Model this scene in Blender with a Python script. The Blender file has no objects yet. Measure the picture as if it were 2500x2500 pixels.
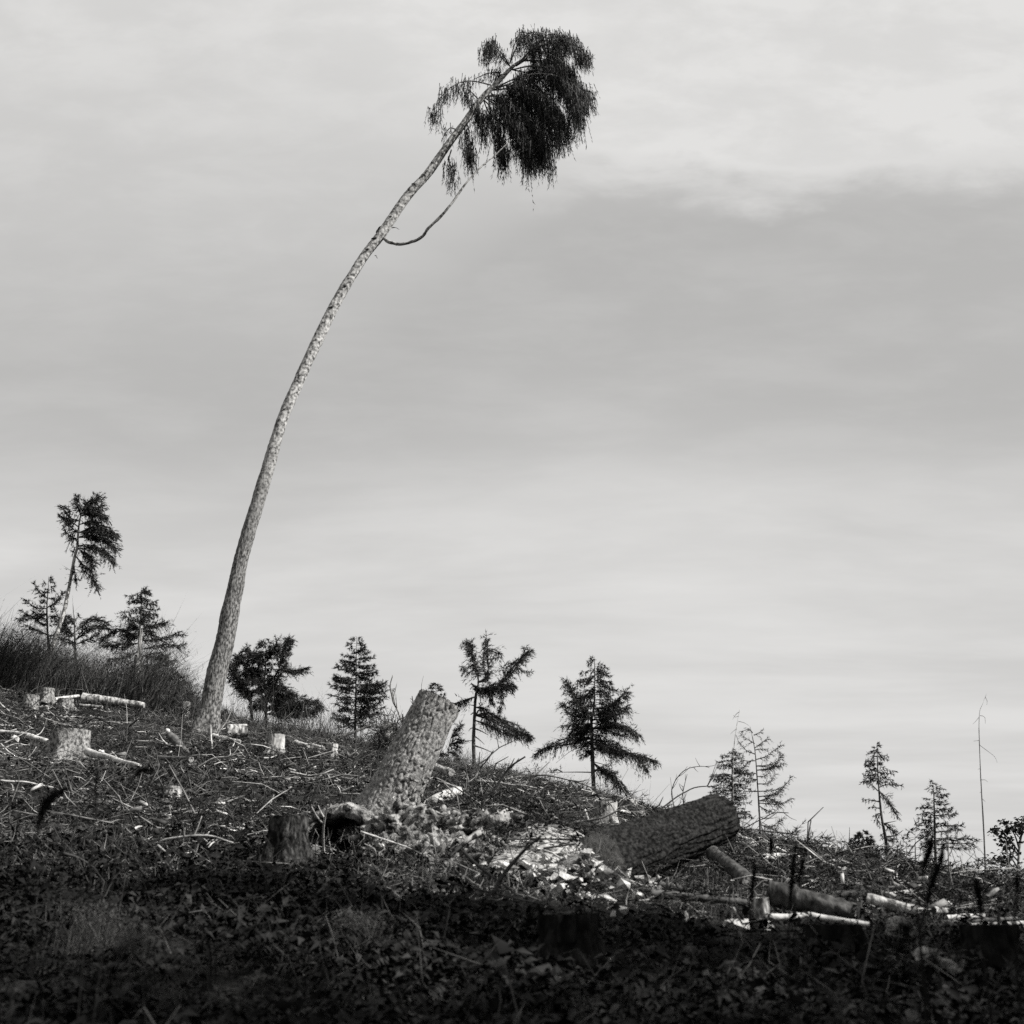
import bpy, bmesh, math
import numpy as np

# ------------------------------------------------------------------ camera, sky, sun, exposure
SC = bpy.context.scene
C = SC.collection
rng = np.random.default_rng(11)
F = 3000.0                                   # focal length in photo pixels (2500 wide)
PITCH = math.atan(1010.0 / F)
EYE = np.array([0.0, 0.0, 1.5])
SUN_AZ, SUN_EL = math.radians(70.0), math.radians(40.0)     # az: from behind the camera towards the right
SUN_DIR = np.array([math.sin(SUN_AZ) * math.cos(SUN_EL), -math.cos(SUN_AZ) * math.cos(SUN_EL), math.sin(SUN_EL)])

cam = bpy.data.cameras.new('camera'); camo = bpy.data.objects.new('camera', cam); C.objects.link(camo)
camo.location = EYE; camo.rotation_euler = (math.pi / 2 + PITCH, 0, 0)
cam.sensor_width = 36; cam.lens = 36 * F / 2500; cam.clip_start = 0.05; cam.clip_end = 9000
cam.dof.use_dof = True; cam.dof.focus_distance = 22; cam.dof.aperture_fstop = 2.2
SC.camera = camo

sun = bpy.data.lights.new('sun', 'SUN'); sun.energy = 5.0; sun.angle = math.radians(0.5); sun.color = (1, .985, .96)
suno = bpy.data.objects.new('sun', sun); C.objects.link(suno)
from mathutils import Vector
suno.rotation_euler = Vector(SUN_DIR).to_track_quat('Z', 'Y').to_euler(); suno.location = (20, -20, 30)

W = bpy.data.worlds.new('World'); SC.world = W; W.use_nodes = True
nt = W.node_tree; nt.nodes.clear()
def N(t, **k):
    n = nt.nodes.new(t)
    for a, b in k.items(): setattr(n, a, b)
    return n
def L(a, b): nt.links.new(a, b)
def wmath(op, a, b=None, clamp=False):
    n = N('ShaderNodeMath', operation=op); n.use_clamp = clamp
    for i, v in enumerate((a, b)):
        if v is None: continue
        if isinstance(v, (int, float)): n.inputs[i].default_value = v
        else: L(v, n.inputs[i])
    return n.outputs[0]
def wrange(v, a, b, c, d, smooth=True):
    n = N('ShaderNodeMapRange'); n.interpolation_type = 'SMOOTHSTEP' if smooth else 'LINEAR'
    L(v, n.inputs[0])
    for i, x in enumerate((a, b, c, d)): n.inputs[i + 1].default_value = x
    return n.outputs[0]
out = N('ShaderNodeOutputWorld'); bg = N('ShaderNodeBackground'); bg.inputs[1].default_value = 0.05
sky = N('ShaderNodeTexSky', sky_type='NISHITA'); sky.sun_disc = False
sky.sun_elevation = SUN_EL; sky.sun_rotation = math.pi / 2 + (math.pi / 2 - SUN_AZ); sky.air_density = 1.0; sky.dust_density = 2.5
bw = N('ShaderNodeRGBToBW'); L(sky.outputs[0], bw.inputs[0])
tc = N('ShaderNodeTexCoord'); sep = N('ShaderNodeSeparateXYZ'); L(tc.outputs['Generated'], sep.inputs[0])
zc = wmath('MAXIMUM', sep.outputs[2], 0.06)
u = wmath('DIVIDE', sep.outputs[0], zc); v = wmath('DIVIDE', sep.outputs[1], zc)    # point on the cloud deck
va = wmath('MAXIMUM', wmath('ABSOLUTE', v), .25)
comb = N('ShaderNodeCombineXYZ'); L(wmath('MULTIPLY', wmath('DIVIDE', u, va), 1.1), comb.inputs[0]); L(wmath('MULTIPLY', wmath('LOGARITHM', va, math.e), 1.7), comb.inputs[1])
def wnoise(scale, detail, rough, dist=0.0, off=(0, 0, 0)):
    m = N('ShaderNodeMapping'); m.inputs['Location'].default_value = off; L(comb.outputs[0], m.inputs[0])
    n = N('ShaderNodeTexNoise'); L(m.outputs[0], n.inputs['Vector'])
    n.inputs['Scale'].default_value = scale; n.inputs['Detail'].default_value = detail
    n.inputs['Roughness'].default_value = rough; n.inputs['Distortion'].default_value = dist
    return n.outputs[0]
n1 = wnoise(2.2, 5, .5, .3, (3.1, 1.7, 0)); n2 = wnoise(6.5, 8, .6, .2, (7.3, 2.2, 0)); n3 = wnoise(1.2, 3, .5, 0, (1.3, 9.2, 0))
n4 = wnoise(2.2, 6, .55, .25, (5.1, 4.4, 0))
# a bank of high cloud overhead with a ragged far edge, a thinner gap, and haze towards the horizon
edge = wmath('ADD', v, wmath('MULTIPLY', wmath('SUBTRACT', n1, .5), .22))
edge = wmath('ADD', edge, wmath('MULTIPLY', wmath('SUBTRACT', n2, .5), .34))
wid = wrange(u, -.45, .15, .8, .075)
bank = wrange(wmath('DIVIDE', wmath('SUBTRACT', edge, 1.5), wid), -1, 1, 1, 0)
edge2 = wmath('ADD', v, wmath('MULTIPLY', wmath('SUBTRACT', n3, .5), 1.6))
far = wmath('MULTIPLY', wrange(edge2, 1.9, 3.6, 0, 1), wrange(n4, .3, .7, .65, 1.25))
veil = wmath('MULTIPLY', wrange(n2, .36, .72, 0, 1), .42)
veil = wmath('MULTIPLY', veil, wrange(v, 1.6, 4.0, 1, .5))
cov = wmath('ADD', wmath('MULTIPLY', bank, .78), wmath('MULTIPLY', far, .72))
cov = wmath('ADD', cov, wmath('MULTIPLY', veil, wmath('ADD', wmath('MULTIPLY', bank, .5), .35)), clamp=True)
mx = N('ShaderNodeMix'); mx.data_type = 'FLOAT'
L(cov, mx.inputs[0]); L(wmath('ADD', wmath('MULTIPLY', bw.outputs[0], .25), 4.3), mx.inputs[2]); mx.inputs[3].default_value = 7.6
tint = N('ShaderNodeMix'); tint.data_type = 'RGBA'; tint.blend_type = 'MULTIPLY'; tint.inputs[0].default_value = 1
L(mx.outputs[0], tint.inputs[6]); tint.inputs[7].default_value = (1, .992, .975, 1)
L(tint.outputs[2], bg.inputs[0]); L(bg.outputs[0], out.inputs[0])

SC.cycles.use_denoising = False
SC.view_settings.view_transform = 'Standard'; SC.view_settings.look = 'None'
SC.view_settings.exposure = 1.0; SC.view_settings.gamma = 1.0; SC.view_settings.use_curve_mapping = False

# ------------------------------------------------------------------ small maths
FWD = np.array([0, math.cos(PITCH), math.sin(PITCH)]); UP = np.array([0, -math.sin(PITCH), math.cos(PITCH)]); RT = np.array([1.0, 0, 0])
Z3 = np.array([0, 0, 1.0])
def ray(px, py): return FWD + RT * ((px - 1250) / F) + UP * ((1250 - py) / F)
def at(px, py, depth):
    d = ray(px, py); return EYE + d * (depth / d[1])
def mpp(depth): return depth / F * 1.06
def nrm(a): return a / np.maximum(np.linalg.norm(a, axis=-1, keepdims=True), 1e-9)
def hsh(ix, iy, iz, s=0.0):
    x = np.sin(ix * 127.1 + iy * 311.7 + iz * 74.7 + s * 53.3) * 43758.5453
    return x - np.floor(x)
def vnoise(p, s=0.0):
    i = np.floor(p); f = p - i; f = f * f * (3 - 2 * f); r = 0
    for dx in (0, 1):
        for dy in (0, 1):
            for dz in (0, 1):
                w = (f[..., 0] if dx else 1 - f[..., 0]) * (f[..., 1] if dy else 1 - f[..., 1]) * (f[..., 2] if dz else 1 - f[..., 2])
                r = r + w * hsh(i[..., 0] + dx, i[..., 1] + dy, i[..., 2] + dz, s)
    return r
def fbm(p, o=4, s=0.0):
    r = 0; a = .5
    for k in range(o): r = r + a * (vnoise(p * 2 ** k, s + k) - .5); a *= .5
    return r
def voro(p, s=0.0):
    i = np.floor(p); f1 = np.full(p.shape[:-1], 9.0); f2 = f1.copy(); cid = np.zeros_like(f1)
    for dx in (-1, 0, 1):
        for dy in (-1, 0, 1):
            for dz in (-1, 0, 1):
                c = i + np.array([dx, dy, dz])
                o = np.stack([hsh(c[..., 0], c[..., 1], c[..., 2], s + k) for k in (1, 2, 3)], -1)
                d = np.linalg.norm(c + o - p, axis=-1)
                nearer = d < f1
                f2 = np.where(nearer, f1, np.minimum(f2, d)); cid = np.where(nearer, o[..., 0], cid); f1 = np.where(nearer, d, f1)
    return f1, f2, cid

# ------------------------------------------------------------------ terrain
AY = [-3000, -60, -10, 0, 3, 6, 9, 13, 18, 25, 30, 36, 42, 55, 80, 130, 300, 3000]
AZ = [-4, -1.5, -.2, 0, .42, 1.0, 1.5, 2.22, 3.1, 4.3, 5.12, 5.82, 5.6, 3.5, -3, -14, -30, -34]
BY = [0, 6, 13, 22, 36, 60, 120, 400]
BZ = [0, -.01, -.075, -.135, -.205, -.2, -.15, 0]
CX = [-30, -14, -9, -4.6, -1.5, 2.4, 7.5, 10.5, 13.5, 20, 40]
CZ = [9.8, 8.15, 7.3, 6.62, 5.85, 5.0, 3.48, 2.6, 2.1, 1.4, .4]
def gh(x, y):
    x = np.asarray(x, float); y = np.asarray(y, float)
    xc = 32 * np.tanh(x / 32)
    z = np.interp(y, AY, AZ) + np.interp(y, BY, BZ) * xc
    wc = np.clip((y - 10) / 18, 0, 1); wc = wc * wc * (3 - 2 * wc) * np.clip((140 - y) / 60, 0, 1)
    z = z + wc * (np.interp(x, CX, CZ) - (5.82 - .205 * xc)) * np.clip(1.6 - np.abs(x) / 60, 0, 1)
    near = np.clip(1 - np.abs(y - 20) / 45, 0, 1)
    p = np.stack([x, y, np.zeros_like(x)], -1)
    z = z + (fbm(p * .45, 3, 2) * .42 + fbm(p * 1.9, 3, 5) * .16) * near
    z = z + .34 * np.exp(-((x + .75) / .85) ** 2 - ((y - 13.6) / .7) ** 2)
    z = z + .30 * np.exp(-((x - .42) / .75) ** 2 - ((y - 12.7) / .65) ** 2)
    z = z + .26 * np.exp(-((x - .62) / .36) ** 2 - ((y - 11.15) / .32) ** 2)
    z = z - .30 * np.exp(-((x + 1.75) / .40) ** 2 - ((y - 12.7) / .6) ** 2)
    return z
def soilmask(x, y):
    p = np.stack([x, y, np.zeros_like(x)], -1)
    m = 1.5 * np.exp(-((x - .45) / .75) ** 2 - ((y - 11.9) / .95) ** 2) + .5 * np.exp(-((x - 1.2) / .4) ** 2 - ((y - 11.6) / .4) ** 2)
    return np.clip((m + fbm(p * 3, 3, 9) * 1.2 - .45) * 2.5, 0, 1)
def gdepth(px, py):
    d = ray(px, py); ys = np.linspace(2.5, 60, 2300); t = ys / d[1]
    dz = EYE[2] + d[2] * t - gh(EYE[0] + d[0] * t, ys)
    hit = np.nonzero(dz < 0)[0]
    if len(hit): return ys[hit[0]]
    m = (ys > 20) & (ys < 45); return ys[m][np.argmin(dz[m] / ys[m])]
def gpt(px, py):
    return at(px, py, gdepth(px, py))
def onground(p, dz=0.0):
    p = np.array(p, float); p[2] = gh(p[0], p[1]) + dz; return p

# ------------------------------------------------------------------ materials
def grey(c): return (c, c * .99, c * .965, 1)
MATS = {}
def mat(name, lo, hi, scale=8.0, stretch=(1, 1, 1), rough=.8, bump=.3, bscale=None, island=0.0, spec=.25, detail=5, contrast=(.35, .65), trans=0.0, attr=None):
    m = bpy.data.materials.new(name); m.use_nodes = True; t = m.node_tree; t.nodes.clear()
    def n(k, **kw):
        q = t.nodes.new(k)
        for a, b in kw.items(): setattr(q, a, b)
        return q
    o = n('ShaderNodeOutputMaterial'); b = n('ShaderNodeBsdfPrincipled')
    b.inputs['Roughness'].default_value = rough; b.inputs['Specular IOR Level'].default_value = spec
    co = n('ShaderNodeTexCoord'); mp = n('ShaderNodeMapping'); mp.inputs['Scale'].default_value = stretch
    t.links.new(co.outputs['Object'], mp.inputs[0])
    no = n('ShaderNodeTexNoise'); no.inputs['Scale'].default_value = scale; no.inputs['Detail'].default_value = detail; no.inputs['Roughness'].default_value = .62
    t.links.new(mp.outputs[0], no.inputs['Vector'])
    rp = n('ShaderNodeValToRGB'); rp.color_ramp.elements[0].position = contrast[0]; rp.color_ramp.elements[1].position = contrast[1]
    rp.color_ramp.elements[0].color = grey(lo); rp.color_ramp.elements[1].color = grey(hi)
    t.links.new(no.outputs[0], rp.inputs[0]); col = rp.outputs[0]
    if island:
        g = n('ShaderNodeNewGeometry'); mr = n('ShaderNodeMapRange'); t.links.new(g.outputs['Random Per Island'], mr.inputs[0])
        mr.inputs[3].default_value = 1 - island; mr.inputs[4].default_value = 1 + island
        mm = n('ShaderNodeMix'); mm.data_type = 'RGBA'; mm.blend_type = 'MULTIPLY'; mm.inputs[0].default_value = 1
        t.links.new(col, mm.inputs[6]); t.links.new(mr.outputs[0], mm.inputs[7]); col = mm.outputs[2]
    if attr:
        a = n('ShaderNodeAttribute'); a.attribute_name = attr[0]; mm = n('ShaderNodeMix'); mm.data_type = 'RGBA'
        r2 = n('ShaderNodeValToRGB'); r2.color_ramp.elements[0].color = grey(attr[1]); r2.color_ramp.elements[1].color = grey(attr[2])
        n9 = n('ShaderNodeTexNoise'); n9.inputs['Scale'].default_value = 9 if attr[0] == 'soil' else 14; n9.inputs['Detail'].default_value = 7; t.links.new(co.outputs['Object'], n9.inputs['Vector'])
        r2.color_ramp.elements[0].position = .35; r2.color_ramp.elements[1].position = .62; t.links.new(n9.outputs[0], r2.inputs[0])
        t.links.new(a.outputs['Fac'], mm.inputs[0]); t.links.new(col, mm.inputs[6]); t.links.new(r2.outputs[0], mm.inputs[7]); col = mm.outputs[2]
    t.links.new(col, b.inputs['Base Color'])
    if bump:
        n2_ = n('ShaderNodeTexNoise'); n2_.inputs['Scale'].default_value = bscale or scale * 2.5; n2_.inputs['Detail'].default_value = 4
        t.links.new(mp.outputs[0], n2_.inputs['Vector'])
        bp = n('ShaderNodeBump'); bp.inputs['Strength'].default_value = bump; bp.inputs['Distance'].default_value = .02
        t.links.new(n2_.outputs[0], bp.inputs['Height']); t.links.new(bp.outputs[0], b.inputs['Normal'])
    if trans:
        tr = n('ShaderNodeBsdfTranslucent'); t.links.new(col, tr.inputs[0]); ms = n('ShaderNodeMixShader'); ms.inputs[0].default_value = trans
        t.links.new(b.outputs[0], ms.inputs[1]); t.links.new(tr.outputs[0], ms.inputs[2]); t.links.new(ms.outputs[0], o.inputs[0])
    else: t.links.new(b.outputs[0], o.inputs[0])
    MATS[name] = m; return m
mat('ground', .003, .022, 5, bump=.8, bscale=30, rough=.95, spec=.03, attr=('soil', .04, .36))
mat('soil', .012, .28, 10, bump=.9, bscale=30, rough=.95, spec=.05, contrast=(.42, .64), detail=8)
mat('needles', .010, .024, 3, bump=0, rough=.6, island=.5, spec=.12)
mat('needles_pale', .03, .07, 3, bump=0, rough=.6, island=.5, spec=.15)
mat('branch_wood', .03, .09, 20, bump=.3, rough=.85)
mat('thicket', .008, .05, 3, bump=0, rough=.7, island=.95, spec=.15)
mat('bark_leaning', .05, .26, 34, (1, 1, .8), bump=.5, bscale=80, rough=.9, spec=.1, contrast=(.38, .62), detail=8)
mat('bark_log', .004, .03, 26, (1, 1, 1), bump=.6, bscale=60, rough=.9, spec=.05, contrast=(.42, .66), detail=8)
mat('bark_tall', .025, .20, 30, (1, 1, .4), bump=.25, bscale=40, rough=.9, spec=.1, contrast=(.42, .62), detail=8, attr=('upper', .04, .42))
mat('bark_dark', .012, .08, 14, (1, 1, .5), bump=.6, rough=.9, spec=.1)
mat('bark_shade', .002, .012, 14, (1, 1, .5), bump=.6, rough=.9, spec=.03)  # darker copy of bark_dark: foreground shade put into the near stumps' colour
mat('bark_dim', .006, .07, 20, (1, 1, .5), bump=.7, rough=.9, spec=.05, contrast=(.45, .68), detail=8)
mat('bark_pale', .05, .38, 14, (1, 1, .5), bump=.5, rough=.9, contrast=(.4, .6), spec=.1, detail=8)
mat('stump_bark', .03, .26, 24, (1, 1, .7), bump=.7, rough=.9, contrast=(.4, .64), spec=.1, detail=8)
mat('stump_wood', .06, .36, 16, (1, 1, .14), bump=.5, rough=.85, contrast=(.40, .62), spec=.15)
mat('cut_wood', .10, .30, 22, bump=.4, rough=.85)
mat('white_wood', .18, .44, 10, (1, 1, 1), bump=.4, rough=.75, contrast=(.36, .62), detail=7)
mat('grey_wood', .025, .10, 12, (1, 1, 1), bump=.5, rough=.85, detail=7)
mat('stick_pale', .18, .40, 14, bump=.3, rough=.8)
mat('stick_grey', .10, .26, 12, bump=.2, rough=.8)
mat('stick_dark', .015, .04, 12, bump=.2, rough=.8)
mat('litter', .015, .13, 4, bump=0, rough=.85, island=.95, spec=.1)
mat('litter_pale', .08, .36, 4, bump=0, rough=.85, island=.85, spec=.1)
mat('grass', .012, .085, 2, bump=0, rough=.7, island=.9, spec=.15)
mat('grass_pale', .025, .07, 2, bump=0, rough=.8, island=.6, spec=.05)
mat('leaf', .003, .014, 1.6, bump=0, rough=.7, island=.9, spec=.08)  # shaded copy of the leaf: foreground shade is darkened into its colour
mat('leaf_lit', .004, .026, 1.6, bump=0, rough=.6, island=.95, spec=.2, trans=.1)  # lighter copy of the same leaf, sunlight put into colour for the slope
mat('stone', .20, .50, 9, bump=.7, bscale=30, rough=.95, island=.4, contrast=(.34, .66), detail=8)
mat('slash', .02, .22, 5, bump=0, rough=.85, island=.95, spec=.1)
mat('dead_leaf', .006, .03, 3, bump=0, rough=.8, island=.8, spec=.05)
mat('stem_dim', .008, .05, 3, bump=0, rough=.8, island=.8, spec=.1)
mat('chip', .05, .28, 6, bump=.2, bscale=40, rough=.85, island=.85, spec=.1)
mat('stalk', .004, .012, 6, bump=0, rough=.9, island=.4, spec=.03)

# ------------------------------------------------------------------ mesh building
class Acc:
    def __init__(s): s.v = []; s.f3 = []; s.f4 = []; s.n = 0
    def add(s, v, f):
        v = np.asarray(v, np.float32).reshape(-1, 3); f = np.asarray(f, np.int64)
        (s.f3 if f.shape[1] == 3 else s.f4).append(f + s.n); s.v.append(v); s.n += len(v); return s.n - len(v)
    def face(s, f):
        f = np.asarray(f, np.int64); (s.f3 if f.shape[1] == 3 else s.f4).append(f)
ORG = {}
def mkobj(name, acc, m, parent=None, origin=None, smooth=True, attr=None):
    v = np.concatenate(acc.v) if acc.v else np.zeros((0, 3), np.float32)
    if parent is not None: org = ORG[parent.name]
    else: org = np.array(origin if origin is not None else [0, 0, 0], float)
    me = bpy.data.meshes.new(name)
    f3 = np.concatenate(acc.f3) if acc.f3 else np.zeros((0, 3), np.int64); f4 = np.concatenate(acc.f4) if acc.f4 else np.zeros((0, 4), np.int64)
    me.vertices.add(len(v)); me.vertices.foreach_set('co', (v - org).astype(np.float32).ravel())
    nl = f3.size + f4.size; me.loops.add(nl); me.loops.foreach_set('vertex_index', np.concatenate([f3.ravel(), f4.ravel()]).astype(np.int32))
    tot = np.concatenate([np.full(len(f3), 3), np.full(len(f4), 4)]).astype(np.int32)
    me.polygons.add(len(tot)); st = np.concatenate([[0], np.cumsum(tot)[:-1]]).astype(np.int32) if len(tot) else tot
    me.polygons.foreach_set('loop_start', st); me.polygons.foreach_set('loop_total', tot)
    if smooth: me.polygons.foreach_set('use_smooth', np.ones(len(tot), bool))
    me.update(); me.validate()
    if attr is not None:
        a = me.attributes.new(attr[0], 'FLOAT', 'POINT'); a.data.foreach_set('value', attr[1].astype(np.float32))
    me.materials.append(MATS[m]); o = bpy.data.objects.new(name, me); C.objects.link(o)
    if parent is not None: o.parent = parent
    else: o.location = org
    ORG[o.name] = org; return o
def tag(o, label, cat=None, group=None, kind=None):
    o['label'] = label
    if cat: o['category'] = cat
    if group: o['group'] = group
    if kind: o['kind'] = kind
    return o
def thing(name, label, cat, loc, group=None):
    o = bpy.data.objects.new(name, None); C.objects.link(o); o.location = loc; o.empty_display_size = .2
    ORG[o.name] = np.array(loc, float); return tag(o, label, cat, group)

def smoothpath(P, n):
    P = np.asarray(P, float)
    if len(P) < 3:
        t = np.linspace(0, 1, n)[:, None]; return P[0] * (1 - t) + P[-1] * t
    Q = np.vstack([2 * P[0] - P[1], P, 2 * P[-1] - P[-2]]); k = len(P) - 1
    u = np.linspace(0, k - 1e-6, n); i = u.astype(int); t = (u - i)[:, None]
    a, b, c, d = Q[i], Q[i + 1], Q[i + 2], Q[i + 3]
    return .5 * (2 * b + (c - a) * t + (2 * a - 5 * b + 4 * c - d) * t ** 2 + (3 * b - a - 3 * c + d) * t ** 3)
def frames(P):
    T = nrm(np.gradient(P, axis=0)); ref = np.array([0, 1.0, 0]) if abs(T[0][1]) < .9 else np.array([1.0, 0, 0])
    A = []; a = ref - T[0] * np.dot(ref, T[0]); a /= np.linalg.norm(a)
    for t in T:
        a = a - t * np.dot(a, t); a = a / np.linalg.norm(a); A.append(a)
    A = np.array(A); return T, A, np.cross(T, A)
def tube(acc, P, r, ns=8, cap=True, disp=None):
    P = np.asarray(P, float); m = len(P); r = np.interp(np.linspace(0, 1, m), np.linspace(0, 1, len(np.atleast_1d(r))), np.atleast_1d(r)) if len(np.atleast_1d(r)) != m else np.asarray(r, float)
    T, A, B = frames(P); th = np.arange(ns) * 2 * math.pi / ns
    dirs = A[:, None] * np.cos(th)[None, :, None] + B[:, None] * np.sin(th)[None, :, None]
    rr = np.repeat(r[:, None], ns, 1)
    V = P[:, None] + dirs * rr[..., None]
    if disp is not None: V = V + dirs * disp(V, rr, th, P)[..., None]
    i = np.arange(m - 1)[:, None] * ns; j = np.arange(ns)[None]; k = (j + 1) % ns
    b0 = acc.add(V.reshape(-1, 3), np.stack([i + j, i + k, i + ns + k, i + ns + j], -1).reshape(-1, 4))
    if cap:
        for ring, c in ((0, P[0]), (m - 1, P[-1])):
            q = np.arange(ns); n0 = acc.n
            acc.v.append(np.asarray([c], np.float32)); acc.n += 1
            f = np.stack([b0 + ring * ns + q, b0 + ring * ns + (q + 1) % ns, np.full(ns, n0)], -1)
            if ring == 0: f = f[:, ::-1]
            acc.face(f)
    return V
def disc(acc, ring, bulge=0.0, inset=.97):
    c = ring.mean(0); ns = len(ring); rings = [ring * inset + c * (1 - inset)]
    for k in (.66, .33): rings.append((ring * k + c * (1 - k)))
    V = np.vstack(rings + [c[None]]); j = np.arange(ns); k = (j + 1) % ns; fs = []
    V[:] += rng.normal(0, bulge, V.shape) if bulge else 0
    b0 = acc.add(V, np.concatenate([np.stack([a * ns + j, a * ns + k, a * ns + ns + k, a * ns + ns + j], -1) for a in (0, 1)]))
    acc.face(np.stack([b0 + 2 * ns + j, b0 + 2 * ns + k, np.full(ns, b0 + 3 * ns)], -1))
def blades(acc, B, D, l, w):
    n = len(B)
    if n == 0: return
    s = nrm(np.cross(D, rng.normal(size=(n, 3)))) * (np.asarray(w).reshape(-1, 1) * .5)
    V = np.stack([B - s, B + s, B + D * np.asarray(l).reshape(-1, 1)], 1).reshape(-1, 3)
    acc.add(V, np.arange(3 * n).reshape(n, 3))
def bent(acc, B, D, l, w, bend):
    n = len(B); l = np.asarray(l).reshape(-1, 1) * np.ones((n, 1)); s = nrm(np.cross(D, rng.normal(size=(n, 3)))) * (np.asarray(w).reshape(-1, 1) * .5)
    M = B + D * l * .55; Tp = B + D * l * .92 + bend * l
    V = np.stack([B - s, B + s, M + s * .8, M - s * .8, Tp], 1).reshape(-1, 3); b = np.arange(n)[:, None] * 5
    b0 = acc.add(V, b + np.array([[0, 1, 2, 3]])); acc.face(b0 + b + np.array([[3, 2, 4]]))
def sticks(acc, B, D, l, r, bow):
    n = len(B); l = np.asarray(l).reshape(-1, 1); r = np.asarray(r).reshape(-1, 1)
    a = nrm(np.cross(D, rng.normal(size=(n, 3)))); b = np.cross(D, a); R = []
    for t, k in ((0, 1), (.5, .85), (1, .4)):
        c = B + D * l * t + bow * (4 * t * (1 - t)) * l
        for q in range(3): R.append(c + (a * math.cos(q * 2.094) + b * math.sin(q * 2.094)) * r * k)
    V = np.stack(R, 1).reshape(-1, 3); base = np.arange(n)[:, None, None] * 9
    f = np.array([[g * 3 + q, g * 3 + (q + 1) % 3, g * 3 + 3 + (q + 1) % 3, g * 3 + 3 + q] for g in (0, 1) for q in range(3)])[None]
    acc.add(V, (base + f).reshape(-1, 4))
def leaves(acc, P, D, Nn, l, w, curl=.25):
    n = len(P)
    if n == 0: return
    l = np.asarray(l).reshape(-1, 1); w = np.asarray(w).reshape(-1, 1); D = nrm(D); S = nrm(np.cross(D, Nn)); U = np.cross(S, D)
    fold = .18 * w
    V = np.stack([P, P + D * l * .42 + S * w * .5 + U * fold, P + D * l * .45, P + D * l * .42 - S * w * .5 + U * fold,
                  P + D * l * .95 - U * l * curl], 1).reshape(-1, 3)
    b = np.arange(n)[:, None, None] * 5; f = np.array([[0, 1, 2], [0, 2, 3], [1, 4, 2], [2, 4, 3]])[None]
    acc.add(V, (b + f).reshape(-1, 3))

def spray(acc, P, T, S, tl, droop, nb, bl, bw, per=2, along=.55):
    """side twigs with needles along a bough"""
    P = np.repeat(P, per, 0); T = np.repeat(T, per, 0); S = np.repeat(S, per); tl = np.repeat(np.broadcast_to(tl, (len(S) // per,)), per)
    n = len(P); sg = rng.choice([-1, 1], n)[:, None]
    side = np.cross(T, Z3) + rng.normal(0, .25, (n, 3)); side = nrm(side)
    D = nrm(T * along + side * sg * rng.uniform(.15, 1, (n, 1)) - Z3 * droop * rng.uniform(-.7, 1.4, (n, 1)) + rng.normal(0, .25, (n, 3)))
    ln = tl * 1.35 * (1 - .45 * S) * rng.uniform(.15, 1.25, n) ** 1.2
    blades(acc, P, D, ln * 1.05, bw * .8)
    u = rng.uniform(.05, 1, (n, nb)); B = P[:, None] + D[:, None] * (ln[:, None] * u)[..., None] - Z3 * (droop * .55 * ln[:, None] * u * u)[..., None]
    d = nrm(D[:, None] * .9 + rng.normal(0, .42, (n, nb, 3)) - Z3 * droop * .35)
    blades(acc, B.reshape(-1, 3), d.reshape(-1, 3), (bl * rng.uniform(.6, 1.3, (n, nb))).ravel(), (bw * rng.uniform(.6, 1.2, (n, nb))).ravel())
def resample(P, step):
    d = np.linalg.norm(np.diff(P, axis=0), axis=1); s = np.concatenate([[0], np.cumsum(d)]); n = max(int(s[-1] / step), 3)
    u = np.linspace(0, s[-1], n); Q = np.stack([np.interp(u, s, P[:, k]) for k in range(3)], 1); return Q, nrm(np.gradient(Q, axis=0)), u / s[-1]

# regions of the photograph that were read at a zoom: origin and zoom factor
def RG(x0, y0, z): return lambda pts: [(x0 + p[0] / z, y0 + p[1] / z) + tuple(q / z for q in p[2:]) for p in pts]
R1 = RG(0, 1150, 3.45); R2 = RG(0, 1650, 3.0912); R3 = RG(500, 1520, 3.0912); R4 = RG(1050, 1520, 3.0912)
R5 = RG(1300, 1850, 3.0912); R6 = RG(1875, 1650, 3.0912); R7 = RG(900, 40, 3.22); R8 = RG(1650, 1650, 3.864)
Q6 = RG(1650, 2000, 4.2933); Q5 = RG(2050, 2000, 4.2933); Q4 = RG(1150, 1950, 3.864); Q3 = RG(700, 1950, 3.864); Q2 = RG(700, 1650, 4.6); Q1 = RG(0, 1640, 4.6)

# ------------------------------------------------------------------ ground sheet
def build_ground():
    xs = np.concatenate([[-3000, -1400, -600, -250, -120, -70], np.linspace(-42, 42, 330), [70, 120, 250, 600, 1400, 3000]])
    xs = np.unique(np.concatenate([xs, np.linspace(-4.5, 4.5, 130)]))
    ys = np.unique(np.concatenate([[-3000, -1200, -500, -200, -90, -45], np.linspace(-22, 4, 40), np.linspace(4.1, 16, 170), np.linspace(16.2, 50, 170), np.linspace(52, 130, 24), [160, 220, 320, 600, 1300, 3000]]))
    X, Y = np.meshgrid(xs, ys); Zz = gh(X, Y); nx = len(xs); i = np.arange(len(ys) - 1)[:, None] * nx; j = np.arange(nx - 1)[None]
    a = Acc(); a.add(np.stack([X, Y, Zz], -1).reshape(-1, 3), np.stack([i + j, i + j + 1, i + nx + j + 1, i + nx + j], -1).reshape(-1, 4))
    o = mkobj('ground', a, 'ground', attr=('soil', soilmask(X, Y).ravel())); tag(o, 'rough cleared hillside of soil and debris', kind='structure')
build_ground()

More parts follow.
